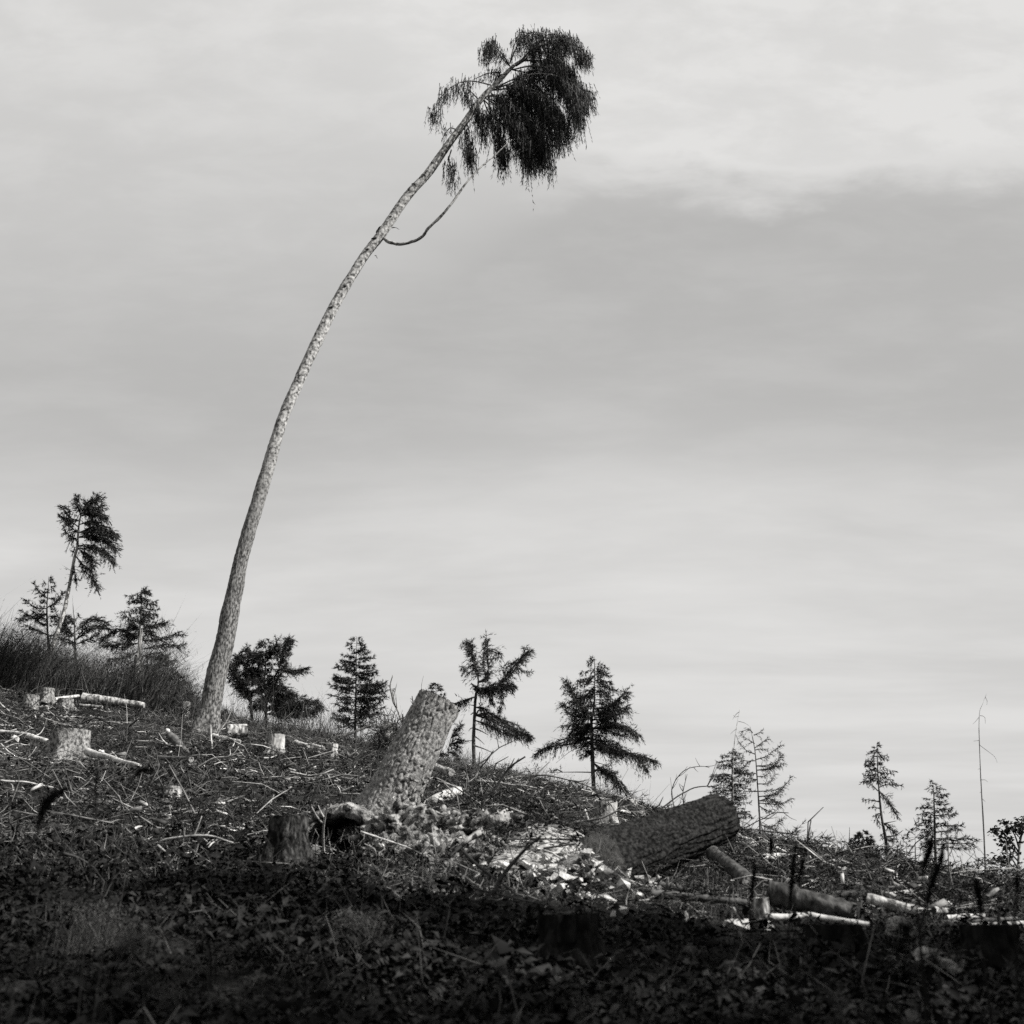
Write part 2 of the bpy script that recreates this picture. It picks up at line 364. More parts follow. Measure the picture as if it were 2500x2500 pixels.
# ------------------------------------------------------------------ trees
def barkdisp(scale, amp, stretch=.45, s=0.0, low=.3):
    def f(V, rr, th, P):
        q = V * scale; q = q * np.array([1, 1, stretch]); f1, f2, cid = voro(q, s)
        plate = np.clip((f2 - f1) * 3.2, 0, 1); return amp * (plate * (.6 + .6 * cid) - .6) + amp * low * 2 * fbm(V * scale * .35, 3, s)
    return f
def tree(name, label, trunk, depth, boughs=(), profile=None, nbr=46, droop=.3, step=1.0, tl=24, nb=8, bl=8, bw=1.55, bark='bark_dark',
         needles='needles', wood='branch_wood', group=None, extra=(), rise=.25, per=3, cat='tree', ground=True, seed=None):
    k = mpp(depth); tp = [at(p[0], p[1], depth) for p in trunk]; rad = [p[2] * .5 * k for p in trunk]
    base = tp[0].copy()
    if ground:
        g = gh(base[0], base[1])
        if base[2] > g - .1:
            d = nrm(tp[0] - tp[1]); base = tp[0] + d * ((tp[0][2] - g + .25) / max(-d[2], .3)); tp = [base] + tp; rad = [rad[0] * 1.15] + rad
    root = thing(name, label, cat, onground(base), group)
    a = Acc(); n = max(24, len(tp) * 5); P = smoothpath(tp, n); r = np.interp(np.linspace(0, 1, n), np.linspace(0, 1, len(rad)), rad)
    tube(a, P, r, 9, disp=barkdisp(9, .006, .4)); mkobj('trunk', a, bark, root)
    wa = Acc(); na = Acc(); SP, ST, SS, SL, SD = [], [], [], [], []
    def bough(Pth, r0, tlp, dr, needle=True):
        Q, T, s = resample(Pth, step * k * 5)
        if not needle:
            b_ = Acc(); tube(b_, Q, np.linspace(r0, r0 * .3, len(Q)), 5); mkobj('branch', b_, wood, root); return
        tube(wa, Q, np.linspace(r0, r0 * .3, len(Q)), 4, cap=False)
        if needle:
            m = s > .12; SP.append(Q[m]); ST.append(T[m]); SS.append(s[m]); SL.append(np.full(m.sum(), tlp * k)); SD.append(np.full(m.sum(), dr))
    tz = np.array([p[2] for p in tp])
    for b in boughs:
        pts = b[0]; opt = b[1] if len(b) > 1 else {}
        length = np.hypot(pts[-1][0] - pts[0][0], pts[-1][1] - pts[0][1]) * k; dz = opt.get('dz', rng.uniform(-.6, .6)) * length
        for rep in range(opt.get('rep', 1)):
            dzz = dz if rep == 0 else rng.uniform(-.8, .8) * length; jit = 0 if rep == 0 else 5
            Pth = [at(p[0] + rng.normal(0, jit + .01) * (i > 0), p[1] + rng.normal(0, jit + .01) * (i > 0), depth + dzz * i / (len(pts) - 1)) for i, p in enumerate(pts)]
            bough(smoothpath(Pth, 14), opt.get('w', 3.0) * .5 * k, opt.get('tl', tl), opt.get('droop', droop), opt.get('needle', True))
    if profile:
        py = np.array([p[0] for p in profile], float); le = np.array([p[1] for p in profile], float); re = np.array([p[2] for p in profile], float)
        ty = np.array([p[1] for p in trunk]); tx = np.array([p[0] for p in trunk]); o = np.argsort(ty)
        for q in range(nbr):
            y = py[0] + (py[-1] - py[0]) * ((q + rng.uniform()) / nbr) ** .85; ph = rng.uniform(0, 2 * math.pi)
            if q % 3 == 0: ph = rng.choice([0, math.pi]) + rng.normal(0, .3)
            ext = np.interp(y, py, re if math.cos(ph) > 0 else le) * rng.uniform(.72, 1.05) * k
            c = at(np.interp(y - 6, ty[o], tx[o]), y - abs(rise) * ext / k * .5, depth)
            s = np.linspace(0, 1, 8)[:, None]
            Pth = c + np.array([math.cos(ph), math.sin(ph), 0]) * ext * s + Z3 * ext * (rise * s - (rise + droop * .45) * s ** 2 + .18 * s ** 4)
            Pth[1:] += rng.normal(0, ext * .02, (7, 3))
            bough(Pth, max(ext * .018, .4 * k), np.clip(tl * (ext / k) / 90, tl * .35, tl * 1.2), droop)
    if SP:
        spray(na, np.concatenate(SP), np.concatenate(ST), np.concatenate(SS), np.concatenate(SL), 0, 0, 0, 0, 1) if False else None
        P_, T_, S_, L_, D_ = map(np.concatenate, (SP, ST, SS, SL, SD))
        for dr in np.unique(D_):
            m = D_ == dr; spray(na, P_[m], T_[m], S_[m], L_[m], dr, nb, bl * k, bw * k, per)
    if wa.n: mkobj('branches', wa, wood, root)['kind'] = 'stuff'
    if na.n: mkobj('crown', na, needles, root, smooth=False)['kind'] = 'stuff'
    return root

def tall_tree():
    D = 27.0; k = mpp(D)
    tr = [(497, 1812, 74), (503, 1780, 58), (512, 1730, 49), (524, 1669, 46), (550, 1553, 43), (578, 1423, 38), (608, 1294, 34), (647, 1165, 31), (686, 1035, 29), (728, 932, 28), (776, 828, 27), (818, 744, 26), (880, 640, 25), (930, 574, 25),
          (993, 481, 24), (1049, 420, 22), (1099, 347, 20), (1130, 304, 18), (1180, 236, 15), (1211, 205, 13), (1251, 164, 10), (1276, 146, 8), (1304, 121, 6), (1335, 107, 4), (1366, 104, 2.5)]
    tp = [at(x, y, D) for x, y, w in tr]; root = thing('bent_spruce', 'very tall bent spruce with long bare trunk curving right to a drooping crown', 'tree', onground(tp[0]))
    a = Acc(); P = smoothpath(tp, 1000); P[:, 0] += (vnoise(np.stack([P[:, 2] * .55, 0 * P[:, 2], 0 * P[:, 2]], 1), 6) - .5) * .02 + (vnoise(np.stack([P[:, 2] * 1.6, 0 * P[:, 2], 0 * P[:, 2]], 1), 9) - .5) * .03; r = np.interp(np.linspace(0, 1, 1000), np.linspace(0, 1, len(tr)), [w * .5 * k for _, _, w in tr])
    def dsp(V, rr, th, Pp):
        lobes = np.clip((V[..., 2] - tp[2][2]) / (tp[0][2] - tp[2][2]), 0, 1) * .1 * np.sin(th * 3 + 1)[None]
        return barkdisp(13, .011, .4, 3, .2)(V, rr, th, Pp) * np.clip(rr / .18, .3, 1) + lobes + fbm(V * 1.6, 2, 4) * .07 * np.clip(rr / .2, .2, 1)
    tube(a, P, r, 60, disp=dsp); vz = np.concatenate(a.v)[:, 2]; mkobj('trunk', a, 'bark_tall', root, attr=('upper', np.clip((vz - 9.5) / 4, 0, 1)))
    lim = R7([(100, 1740), (170, 1770), (230, 1790), (330, 1775), (420, 1730), (490, 1650), (560, 1580), (640, 1490), (730, 1360), (800, 1270), (900, 1170), (1000, 1080), (1120, 970)])
    lp = [at(x, y, D - .9 * math.sin(i / 12 * 2.2)) for i, (x, y) in enumerate(lim)]
    a = Acc(); Lp = smoothpath(lp, 60); Lp += (vnoise(Lp * 3, 2)[:, None] - .5) * .08
    tube(a, Lp, np.interp(np.linspace(0, 1, 60), [0, .15, .5, 1], [5.5 * k, 4.4 * k, 3.6 * k, 1.4 * k]), 8, disp=barkdisp(14, .01)); mkobj('limb', a, 'bark_tall', root, attr=('upper', np.full(a.n, .8)))
    for s, e, w in [((185, 1662), (240, 1675), 2.2), ((50, 1880), (68, 1902), 2), ((355, 1320), (350, 1345), 2.2), ((440, 1245), (410, 1250), 3), ((310, 1370), (325, 1365), 2.5), ((60, 1700), (95, 1650), 4), ((640, 1010), (600, 1060), 2)]:
        (sx, sy), (ex, ey) = R7([s, e]); A = at(sx, sy, D - .1); B = at(ex, ey, D - .25); a = Acc()
        tube(a, smoothpath([A, (A + B) / 2 + Z3 * .03, B], 6), [w * .6 * k, w * .25 * k], 6, disp=lambda V, rr, th, P: rng.normal(0, .004, rr.shape)); mkobj('branch_stub', a, 'bark_dark', root)
    for x, y, w in [(818, 752, 7), (648, 1150, 5), (700, 1000, 4), (925, 583, 8), (905, 610, 6), (850, 700, 5), (960, 530, 5), (1018, 450, 6)]:
        A = at(x - w * .9, y - w * .4, D - .12); B = at(x - w * 2.3, y - w * .5 + rng.normal(0, 2), D - .15); a = Acc()
        tube(a, smoothpath([A, B], 4), [w * .5 * k, w * .15 * k], 6); mkobj('branch_stub', a, 'bark_dark', root)
    BO = [([(960, 540), (830, 510), (720, 520), (620, 580), (540, 680), (500, 790)], 170, 1), ([(1040, 440), (930, 450), (820, 500)], 70, 1),
          ([(1110, 390), (1060, 310), (980, 230), (920, 240), (900, 320)], 170, 2), ([(1110, 370), (1150, 270), (1210, 170), (1290, 125), (1380, 135)], 150, 2),
          ([(1160, 390), (1250, 290), (1330, 235), (1450, 208), (1560, 200), (1660, 260), (1715, 340)], 150, 3), ([(1200, 350), (1300, 345), (1450, 360), (1550, 420), (1620, 520)], 220, 3),
          ([(1130, 420), (1250, 395), (1370, 395), (1480, 450), (1580, 520), (1690, 600), (1725, 660)], 200, 3), ([(1000, 560), (1150, 490), (1300, 455), (1450, 460), (1560, 520), (1640, 640), (1640, 760)], 280, 3),
          ([(980, 580), (1100, 540), (1250, 560), (1400, 640), (1520, 780), (1580, 900)], 240, 3), ([(910, 635), (1000, 630), (1100, 670), (1200, 760), (1300, 840), (1380, 960), (1400, 1080)], 330, 3),
          ([(920, 645), (1020, 710), (1100, 790), (1180, 870), (1240, 1000), (1270, 1130)], 320, 3), ([(900, 650), (960, 720), (1010, 850), (1050, 1000), (1060, 1080)], 250, 2),
          ([(820, 740), (880, 760), (910, 850), (920, 930)], 190, 2), ([(760, 810), (790, 900), (790, 1000), (800, 1080)], 230, 2),
          ([(650, 1050), (632, 1120), (645, 1200), (655, 1300)], 170, 1), ([(840, 720), (785, 650), (770, 600)], 140, 1), ([(690, 890), (640, 878), (600, 920)], 60, 1),
          ([(1080, 570), (1250, 640), (1400, 760), (1480, 950)], 260, 3), ([(1000, 640), (1200, 720), (1330, 900), (1360, 1080)], 300, 2), ([(1300, 270), (1450, 300), (1570, 420), (1620, 560)], 260, 3),
          ([(1280, 290), (1400, 150), (1500, 160), (1600, 200)], 160, 2), ([(1000, 530), (1040, 470), (1000, 440), (960, 470)], 110, 1), ([(870, 660), (800, 590), (740, 560)], 110, 1)]
    for pts, hang, rep in BO:
        pts = R7(pts); b = Acc(); na = Acc(); length = sum(math.dist(pts[i], pts[i + 1]) for i in range(len(pts) - 1)) * k
        for q in range(rep):
            dz = rng.uniform(-.5, .5) * length if rep == 1 else [-.45, .3, .8][q] * length * rng.uniform(.6, 1.1)
            if q == 0 and rep > 1: dz = -abs(dz)
            j = 0 if q == 0 else 7
            Pth = smoothpath([at(x + rng.normal(0, j + .01) * (i > 0), y + rng.normal(0, j + .01) * (i > 0), D + dz * (i / (len(pts) - 1)) ** .8) for i, (x, y) in enumerate(pts)], 24)
            tube(b, Pth, np.linspace(2.0 * k, .6 * k, 24), 6, cap=False)
            Qp, T, s = resample(Pth, 1.05 * k); m = s > .16; Qp, T, s = Qp[m], T[m], s[m]; n = len(Qp)
            ncl = max(int(length / (14 * k)), 4); cs = rng.uniform(.2, 1.0, ncl); cl_ = rng.uniform(.45, 1.25, ncl); ci = rng.integers(0, ncl, n)
            loose = rng.uniform(0, 1, n) < .14; s = np.where(loose, s, np.clip(cs[ci] + rng.normal(0, .026, n), .14, 1)); ii = np.clip((s * (len(Pth) - 1)), 0, len(Pth) - 1); Qp = np.stack([np.interp(ii, np.arange(len(Pth)), Pth[:, q_]) for q_ in range(3)], 1); T = T[np.clip((s * n).astype(int), 0, n - 1)]; clen = np.where(loose, .5, cl_[ci])
            Ln = hang / 3.22 * k * 1.35 * rng.uniform(.3, 1.0, n) * np.clip(.5 + s, .4, 1) * np.clip((1.2 - s) * 3, .45, 1) * clen
            off = np.clip(rng.normal(0, .08, (n, 3)), -.16, .16) * np.array([1, 1.8, .2]); Qp = Qp + off; tdir = nrm(T * .3 * rng.uniform(0, 1, (n, 1)) + np.clip(rng.normal(0, .13, (n, 3)), -.22, .22) - Z3)
            nbm = np.clip((Ln / (4.6 * k)).astype(int), 2, 34); idx = np.repeat(np.arange(n), nbm)
            uu = rng.uniform(0, 1, len(idx)); Bp = Qp[idx] + off[idx] * .1 + tdir[idx] * (Ln[idx] * uu)[:, None]
            dd = nrm(tdir[idx] + rng.normal(0, .34, (len(idx), 3)))
            blades(na, Bp, dd, 10 * k * rng.uniform(.6, 1.4, len(idx)), 2.0 * k * rng.uniform(.6, 1.2, len(idx)))
            blades(na, Qp + off * .1, tdir, Ln * 1.05, np.full(n, 1.9 * k))
        bo = mkobj('bough', b, 'bark_tall', root); mkobj('needles', na, 'needles', bo, smooth=False)
tall_tree()

# left thin leaning spruce
tree('leaning_spruce', 'slim spruce with pale flaky stem and one-sided crown above the dark brush', R1([(440, 1500, 38), (450, 1450, 36), (490, 1340, 34), (540, 1180, 32), (570, 1040, 30), (600, 880, 27), (625, 740, 24), (650, 640, 20), (660, 500, 16), (680, 370, 12), (720, 300, 9), (790, 240, 6), (820, 210, 3)]), 37,
     [(R1(p), dict(o)) for p, o in [
      ([(690, 330), (760, 280), (830, 230)], dict(rep=4)), ([(680, 380), (780, 350), (880, 390)], dict(rep=4)), ([(670, 450), (780, 420), (900, 470)], dict(rep=4)), ([(690, 360), (760, 330), (850, 300)], dict(rep=4)),
      ([(660, 520), (780, 500), (900, 520), (975, 540)], dict(rep=4)), ([(660, 560), (760, 560), (880, 580), (970, 640)], dict(rep=4)), ([(655, 630), (760, 640), (860, 670), (950, 770)], dict(rep=3)),
      ([(650, 650), (720, 700), (785, 790)], dict(rep=3)), ([(640, 720), (700, 790), (740, 870), (790, 910), (825, 970)], dict(rep=2)), ([(625, 800), (632, 870), (640, 930)], dict(rep=1)),
      ([(660, 470), (600, 420), (580, 340), (540, 300)], dict(rep=2)), ([(650, 520), (570, 440), (500, 370)], dict(tl=10)), ([(640, 570), (580, 540), (540, 480)], dict(tl=10)),
      ([(680, 370), (655, 300), (650, 225)], dict(rep=3, tl=18)), ([(670, 420), (610, 400), (570, 370)], dict(rep=2)), ([(660, 500), (620, 520), (600, 580)], dict(rep=2)), ([(690, 340), (730, 270), (760, 240)], dict(rep=3)), ([(650, 640), (630, 640), (615, 690)], {})]],
     tl=26, droop=.55, nb=10, bl=7, bw=2.0, bark='bark_pale')
tree('spruce_tree', 'small spruce rising from the brush at the left edge beside the slim stem', R1([(415, 1520, 26), (410, 1450, 24), (400, 1350, 18), (395, 1150, 12), (405, 1000, 6), (410, 885, 2)]), 38,
     [(R1(p), o) for p, o in [([(395, 1070), (330, 1020), (290, 950)], {}), ([(400, 1150), (470, 1100), (530, 1030)], dict(rep=2)), ([(395, 1160), (300, 1150), (210, 1080)], {}), ([(395, 1250), (300, 1220), (160, 1240)], dict(rep=2)),
      ([(400, 1230), (470, 1220), (520, 1250)], dict(rep=2)), ([(400, 1380), (300, 1330), (220, 1300)], dict(rep=2)), ([(400, 1390), (470, 1370), (520, 1330)], dict(rep=2)), ([(395, 1200), (340, 1210), (280, 1190)], {}), ([(400, 1300), (330, 1270), (190, 1180)], {})]],
     profile=[(R1([(0, y)])[0][1], l / 3.45, r / 3.45) for y, l, r in [(885, 10, 10), (950, 40, 45), (1040, 55, 55), (1160, 60, 60), (1330, 90, 80)]], nbr=30, tl=18, droop=.35, group='young spruces behind the thicket')
tree('bushy_spruce', 'low bushy spruce with long thin leader poking from the left thicket', R1([(632, 1560, 22), (630, 1400, 16), (625, 1250, 8), (618, 1180, 5), (610, 1050, 2)]), 37.5,
     [(R1(p), o) for p, o in [([(630, 1390), (560, 1340), (540, 1270)], dict(rep=5)), ([(640, 1310), (600, 1250), (570, 1230)], dict(rep=3)), ([(640, 1350), (720, 1290), (800, 1250), (895, 1275)], dict(rep=3)), ([(640, 1420), (740, 1340), (840, 1310), (900, 1300)], dict(rep=3)),
      ([(640, 1460), (740, 1420), (820, 1360)], dict(rep=2)), ([(625, 1260), (660, 1230), (670, 1210)], dict(tl=12)), ([(640, 1450), (560, 1420), (500, 1400)], dict(rep=3))]], tl=22, droop=.3)
tree('broad_spruce', 'broad ragged spruce behind the snapped white snag', R1([(1175, 1700, 24), (1170, 1500, 20), (1175, 1350, 16), (1185, 1250, 14), (1190, 1100, 8), (1190, 985, 3)]), 37,
     [(R1(p), o) for p, o in [([(1170, 1330), (1100, 1260), (1045, 1190)], dict(rep=3)), ([(1170, 1400), (1000, 1330), (890, 1400)], dict(rep=3)), ([(1190, 1330), (1300, 1300), (1400, 1270)], dict(rep=3)), ([(1180, 1430), (1350, 1420), (1510, 1350)], dict(rep=2)),
      ([(1190, 1500), (1400, 1480), (1540, 1460)], dict(rep=2)), ([(1190, 1560), (1350, 1570), (1430, 1600)], dict(rep=3)), ([(1180, 1620), (1300, 1660), (1400, 1560)], dict(rep=2)), ([(1170, 1450), (1000, 1460), (860, 1460)], dict(rep=3)), ([(1170, 1520), (1060, 1560), (940, 1600)], dict(rep=3)), ([(1180, 1400), (1120, 1390), (1060, 1420)], dict(rep=3))]],
     profile=[(R1([(0, y)])[0][1], l / 3.45, r / 3.45) for y, l, r in [(985, 25, 25), (1020, 90, 80), (1080, 115, 130), (1140, 80, 165), (1200, 65, 165), (1260, 70, 120), (1420, 150, 140)]], nbr=56, tl=26, droop=.45)
tree('small_spruce', 'little rounded spruce just left of the tall bent trunk', R1([(1490, 1930, 10), (1490, 1800, 6), (1470, 1690, 2)]), 36,
     profile=[(R1([(0, y)])[0][1], l / 3.45, r / 3.45) for y, l, r in [(1690, 12, 12), (1740, 60, 50), (1800, 100, 90), (1860, 120, 110), (1920, 130, 120)]], nbr=34, tl=16, droop=.35, needles='needles_pale')
tree('double_spruce', 'wide double-crowned spruce just right of the tall bent trunk', R3([(460, 760, 22), (462, 700, 20), (460, 550, 16), (450, 450, 14), (460, 300, 9), (460, 120, 3)]), 36.5,
     [(R3(p), o) for p, o in [([(360, 740), (345, 560), (400, 500), (500, 440), (560, 350), (600, 230), (620, 130)], dict(w=7, tl=14)), ([(345, 570), (290, 480), (240, 400), (180, 300)], dict(rep=4, w=5)), ([(340, 520), (270, 460), (230, 330), (260, 250)], dict(rep=3)),
      ([(560, 350), (650, 370), (755, 350)], dict(rep=4)), ([(460, 560), (560, 480), (630, 500)], dict(rep=4)), ([(460, 650), (600, 620), (750, 600), (850, 590)], dict(rep=5)), ([(470, 690), (600, 690), (750, 680), (875, 640)], dict(rep=5)),
      ([(560, 340), (590, 220), (620, 130)], dict(rep=4, tl=16)), ([(600, 290), (640, 210), (655, 150)], dict(rep=2, tl=14)), ([(460, 600), (560, 580), (640, 540)], dict(rep=4)), ([(345, 600), (220, 470), (160, 400)], dict(rep=1)), ([(340, 560), (300, 520), (270, 440)], dict(rep=3)),
      ([(460, 330), (400, 290), (320, 200)], dict(rep=5)), ([(460, 300), (500, 240), (540, 150)], dict(rep=4)), ([(460, 380), (360, 350), (250, 260)], dict(rep=4)), ([(455, 420), (380, 400), (300, 380)], dict(rep=3)), ([(460, 480), (540, 430), (600, 330)], dict(rep=3))]],
     profile=[(R3([(0, y)])[0][1], l / 3.09, r / 3.09) for y, l, r in [(120, 12, 12), (180, 70, 70), (240, 130, 100), (310, 170, 90), (400, 150, 90), (480, 170, 110), (560, 130, 180), (640, 110, 300), (710, 120, 360)]], nbr=85, tl=24, droop=.4, nb=9)
tree('conical_spruce', 'dense dark conical spruce between the double-crowned spruce and the leaning trunk', R3([(1135, 860, 22), (1135, 740, 18), (1140, 500, 12), (1145, 105, 2)]), 38,
     profile=[(R3([(0, y)])[0][1], l / 3.09, r / 3.09) for y, l, r in [(105, 8, 8), (140, 45, 45), (180, 62, 62), (260, 90, 105), (330, 125, 130), (400, 155, 180), (450, 170, 190), (500, 205, 215), (560, 180, 225), (640, 170, 185), (720, 180, 180), (800, 140, 140)]], nbr=105, tl=24, droop=.15, rise=.12)
tree('forked_spruce', 'two-topped spruce with bare lower stem and long right arms', R4([(335, 1160, 30), (333, 1100, 28), (328, 900, 26), (335, 700, 22), (345, 550, 18), (365, 440, 12), (340, 300, 6), (285, 160, 2)]), 33,
     [(R4(p), o) for p, o in [([(360, 450), (430, 420), (438, 300), (430, 130)], dict(w=5, rep=3, dz=.1)), ([(365, 440), (345, 300), (290, 160)], dict(rep=3, w=3)), ([(350, 330), (300, 330), (240, 350)], dict(rep=2)), ([(320, 240), (290, 200), (275, 150)], dict(rep=2)), ([(435, 220), (480, 200), (515, 220)], dict(rep=2)), ([(436, 280), (480, 270), (530, 265)], dict(tl=12)),
      ([(330, 500), (400, 510), (500, 490), (620, 480)], dict(rep=7, tl=20)), ([(310, 460), (380, 500), (460, 520)], dict(rep=5)), ([(480, 510), (550, 440), (600, 370), (690, 270), (745, 215)], dict(rep=4, w=4, dz=.1)), ([(560, 420), (580, 340), (640, 300)], dict(rep=2)), ([(640, 330), (690, 360), (760, 370)], dict(tl=14)), ([(540, 490), (535, 570), (525, 660)], dict(rep=2, tl=12)), ([(460, 520), (470, 570), (465, 610)], dict(rep=2, tl=12)),
      ([(340, 560), (270, 580), (190, 610)], dict(rep=3)), ([(350, 640), (400, 660), (440, 690)], dict(rep=3)), ([(345, 700), (400, 700), (500, 730), (620, 790), (750, 860)], dict(rep=6, w=4, dz=.1)), ([(345, 740), (450, 770), (560, 820), (680, 850)], dict(rep=3)),
      ([(340, 800), (390, 820), (440, 850)], dict(needle=False, w=4)), ([(340, 860), (380, 890), (410, 920)], dict(needle=False, w=3)), ([(340, 930), (400, 950), (480, 985)], dict(needle=False, w=4)), ([(330, 790), (305, 800), (290, 820)], dict(needle=False, w=3)), ([(330, 890), (300, 892), (280, 888)], dict(needle=False)), ([(335, 1070), (400, 1090), (480, 1090)], dict(needle=False)), ([(325, 680), (300, 700), (310, 690)], dict(needle=False)), ([(330, 625), (310, 622), (295, 620)], dict(needle=False))]],
     tl=22, droop=.6, per=3)
tree('drooping_spruce', 'tall full spruce with drooping twigs and two low outstretched arms', R4([(1240, 1320, 36), (1235, 1250, 32), (1225, 1000, 28), (1218, 750, 20), (1240, 600, 14), (1242, 250, 2)]), 32,
     [(R4(p), o) for p, o in [([(1225, 870), (1050, 890), (920, 940), (805, 990)], dict(rep=3, w=4, dz=.15)), ([(1225, 900), (1400, 960), (1530, 1010), (1690, 1040)], dict(rep=4, w=4, dz=.15)), ([(1235, 1060), (1330, 1130), (1400, 1200), (1470, 1280)], dict(rep=4)), ([(1230, 1130), (1100, 1128), (900, 1130)], dict(needle=False, w=3)),
      ([(1000, 1130), (960, 1110), (920, 1120)], dict(tl=16)), ([(1225, 930), (1080, 960), (950, 1060)], dict(needle=False, w=2)), ([(1230, 1050), (1330, 1080), (1420, 1150)], dict(needle=False, w=2)), ([(1540, 1010), (1600, 1050), (1640, 1110)], dict(rep=3)), ([(1235, 950), (1350, 960), (1430, 1000)], dict(rep=3)), ([(1225, 800), (1350, 770), (1480, 790), (1560, 860)], dict(rep=4)), ([(1225, 760), (1120, 770), (1040, 780)], dict(rep=3)), ([(1240, 720), (1340, 700), (1390, 640)], dict(rep=2)), ([(1210, 720), (1120, 620), (1030, 450)], dict(rep=4)), ([(1240, 650), (1360, 620), (1490, 510)], dict(rep=3)), ([(1225, 1120), (1310, 1110), (1380, 1150)], dict(rep=3)), ([(1225, 830), (1120, 840), (1060, 860)], dict(rep=3)), ([(1210, 730), (1080, 660), (1000, 610)], dict(rep=2)),
      ([(1235, 700), (1400, 660), (1500, 640)], dict(rep=3)), ([(1230, 880), (1330, 900), (1380, 870)], dict(needle=False, w=5))]],
     profile=[(R4([(0, y)])[0][1], l / 3.09, r / 3.09) for y, l, r in [(250, 6, 6), (300, 55, 60), (340, 85, 90), (400, 105, 115), (450, 150, 130), (510, 190, 170), (560, 170, 190), (640, 190, 220), (720, 160, 240), (800, 180, 270), (880, 150, 270), (960, 110, 200), (1010, 80, 150)]], nbr=85, tl=24, droop=.7, per=3)
# thin larches on the right crest
tree('wispy_larch', 'thin-needled wispy larch standing behind a pale bare pole', R8([(530, 1480, 14), (530, 1000, 11), (530, 700, 4)]), 38, profile=[(R8([(0, y)])[0][1], l / 3.86, r / 3.86) for y, l, r in [(690, 40, 20), (760, 100, 85), (850, 135, 150), (960, 170, 160), (1060, 190, 160), (1150, 230, 140), (1250, 110, 170), (1380, 120, 160)]],
     nbr=95, tl=20, droop=.4, nb=5, bl=7, bw=1.3, needles='needles', per=3)
tree('bare_pole_tree', 'thin pale bare pole rising through the wispy larch', R8([(535, 1430, 9), (545, 750, 6), (570, 500, 4), (605, 300, 2)]), 35, [(R8(p), dict(needle=False, w=1.4)) for p in ([(600, 340), (570, 360), (535, 410)], [(592, 380), (560, 390), (540, 370)], [(590, 430), (640, 440), (690, 470)], [(575, 500), (545, 520), (515, 550)], [(570, 560), (600, 640), (640, 700)])], bark='bark_pale')
tree('upswept_larch', 'nearly bare larch with upswept branches on both sides', R8([(800, 1590, 18), (785, 1250, 15), (765, 950, 12), (745, 700, 9), (700, 475, 3)]), 37,
     [(R8(p), dict(w=2.6, **o)) for p, o in [([(745, 680), (800, 640), (860, 590)], {}), ([(755, 790), (850, 760), (930, 700), (985, 655)], {}), ([(760, 850), (880, 840), (960, 800), (1005, 740)], dict(rep=2)), ([(765, 890), (880, 880), (1000, 830)], dict(rep=2)), ([(770, 950), (850, 940), (900, 880)], {}),
      ([(775, 1020), (880, 1010), (940, 930)], {}), ([(780, 1090), (930, 1080), (1020, 1040), (1085, 960)], {}), ([(785, 1140), (900, 1120), (1010, 1060)], dict(rep=2)), ([(790, 1200), (960, 1210), (1100, 1160)], {}), ([(790, 1230), (880, 1280), (910, 1260)], {}), ([(790, 1180), (880, 1160), (980, 1200)], dict(rep=3, tl=16)),
      ([(745, 640), (680, 600), (620, 560)], {}), ([(750, 740), (660, 700), (600, 630)], {}), ([(755, 800), (650, 800), (560, 740)], {}), ([(765, 920), (680, 920), (600, 900)], dict(rep=2)), ([(770, 980), (680, 970), (620, 990)], dict(rep=2)), ([(780, 1090), (680, 1090), (600, 1080)], {}), ([(735, 560), (780, 540), (815, 515)], {}), ([(725, 540), (690, 500), (640, 520)], {}), ([(745, 700), (800, 690), (860, 690)], dict(tl=14)), ([(790, 1330), (870, 1350), (960, 1290), (1060, 1290)], dict(needle=False)), ([(790, 1400), (900, 1420), (1010, 1340)], dict(rep=2))]],
     tl=14, droop=.5, nb=4, bl=7, bw=1.4)
tree('slender_larch', 'slender crooked larch with sparse drooping foliage near the right', R6([(920, 1520, 26), (890, 1250, 22), (860, 1080, 18), (845, 950, 15), (830, 750, 10), (822, 505, 2)]), 40,
     [(R6(p), o) for p, o in [([(840, 840), (900, 820), (1005, 825)], dict(tl=12)), ([(840, 870), (890, 940), (970, 1040)], dict(rep=3)), ([(840, 950), (780, 940), (720, 930)], dict(tl=8)), ([(845, 1000), (770, 990)], dict(tl=8)), ([(855, 1040), (830, 1070), (825, 1110)], dict(rep=2)), ([(870, 1115), (970, 1095)], dict(needle=False)), ([(885, 1215), (960, 1205), (1020, 1165)], dict(needle=False, w=4)), ([(880, 1120), (920, 1150), (960, 1190)], dict(rep=3)), ([(890, 1240), (930, 1240), (960, 1230)], dict(rep=3)), ([(880, 1230), (865, 1220), (860, 1200)], {}), ([(830, 870), (780, 820), (710, 800)], dict(tl=8))]],
     profile=[(R6([(0, y)])[0][1], l / 3.09, r / 3.09) for y, l, r in [(505, 5, 5), (560, 42, 42), (640, 95, 80), (700, 90, 90), (740, 115, 125), (820, 100, 110)]], nbr=46, tl=16, droop=.5, nb=6, bl=6, bw=1.6, needles='needles')
tree('dark_spruce', 'dark layered spruce between the slender larch and the tall bare pole', R6([(1270, 1560, 26), (1262, 1300, 18), (1255, 1000, 12), (1245, 790, 2)]), 40,
     profile=[(R6([(0, y)])[0][1], l / 3.09, r / 3.09) for y, l, r in [(790, 8, 8), (840, 50, 48), (900, 55, 95), (960, 65, 85), (1010, 130, 150), (1060, 95, 165), (1130, 130, 145), (1170, 100, 270), (1230, 100, 250), (1300, 90, 330), (1350, 60, 260)]], nbr=64, tl=20, droop=.3, rise=.1, per=2)
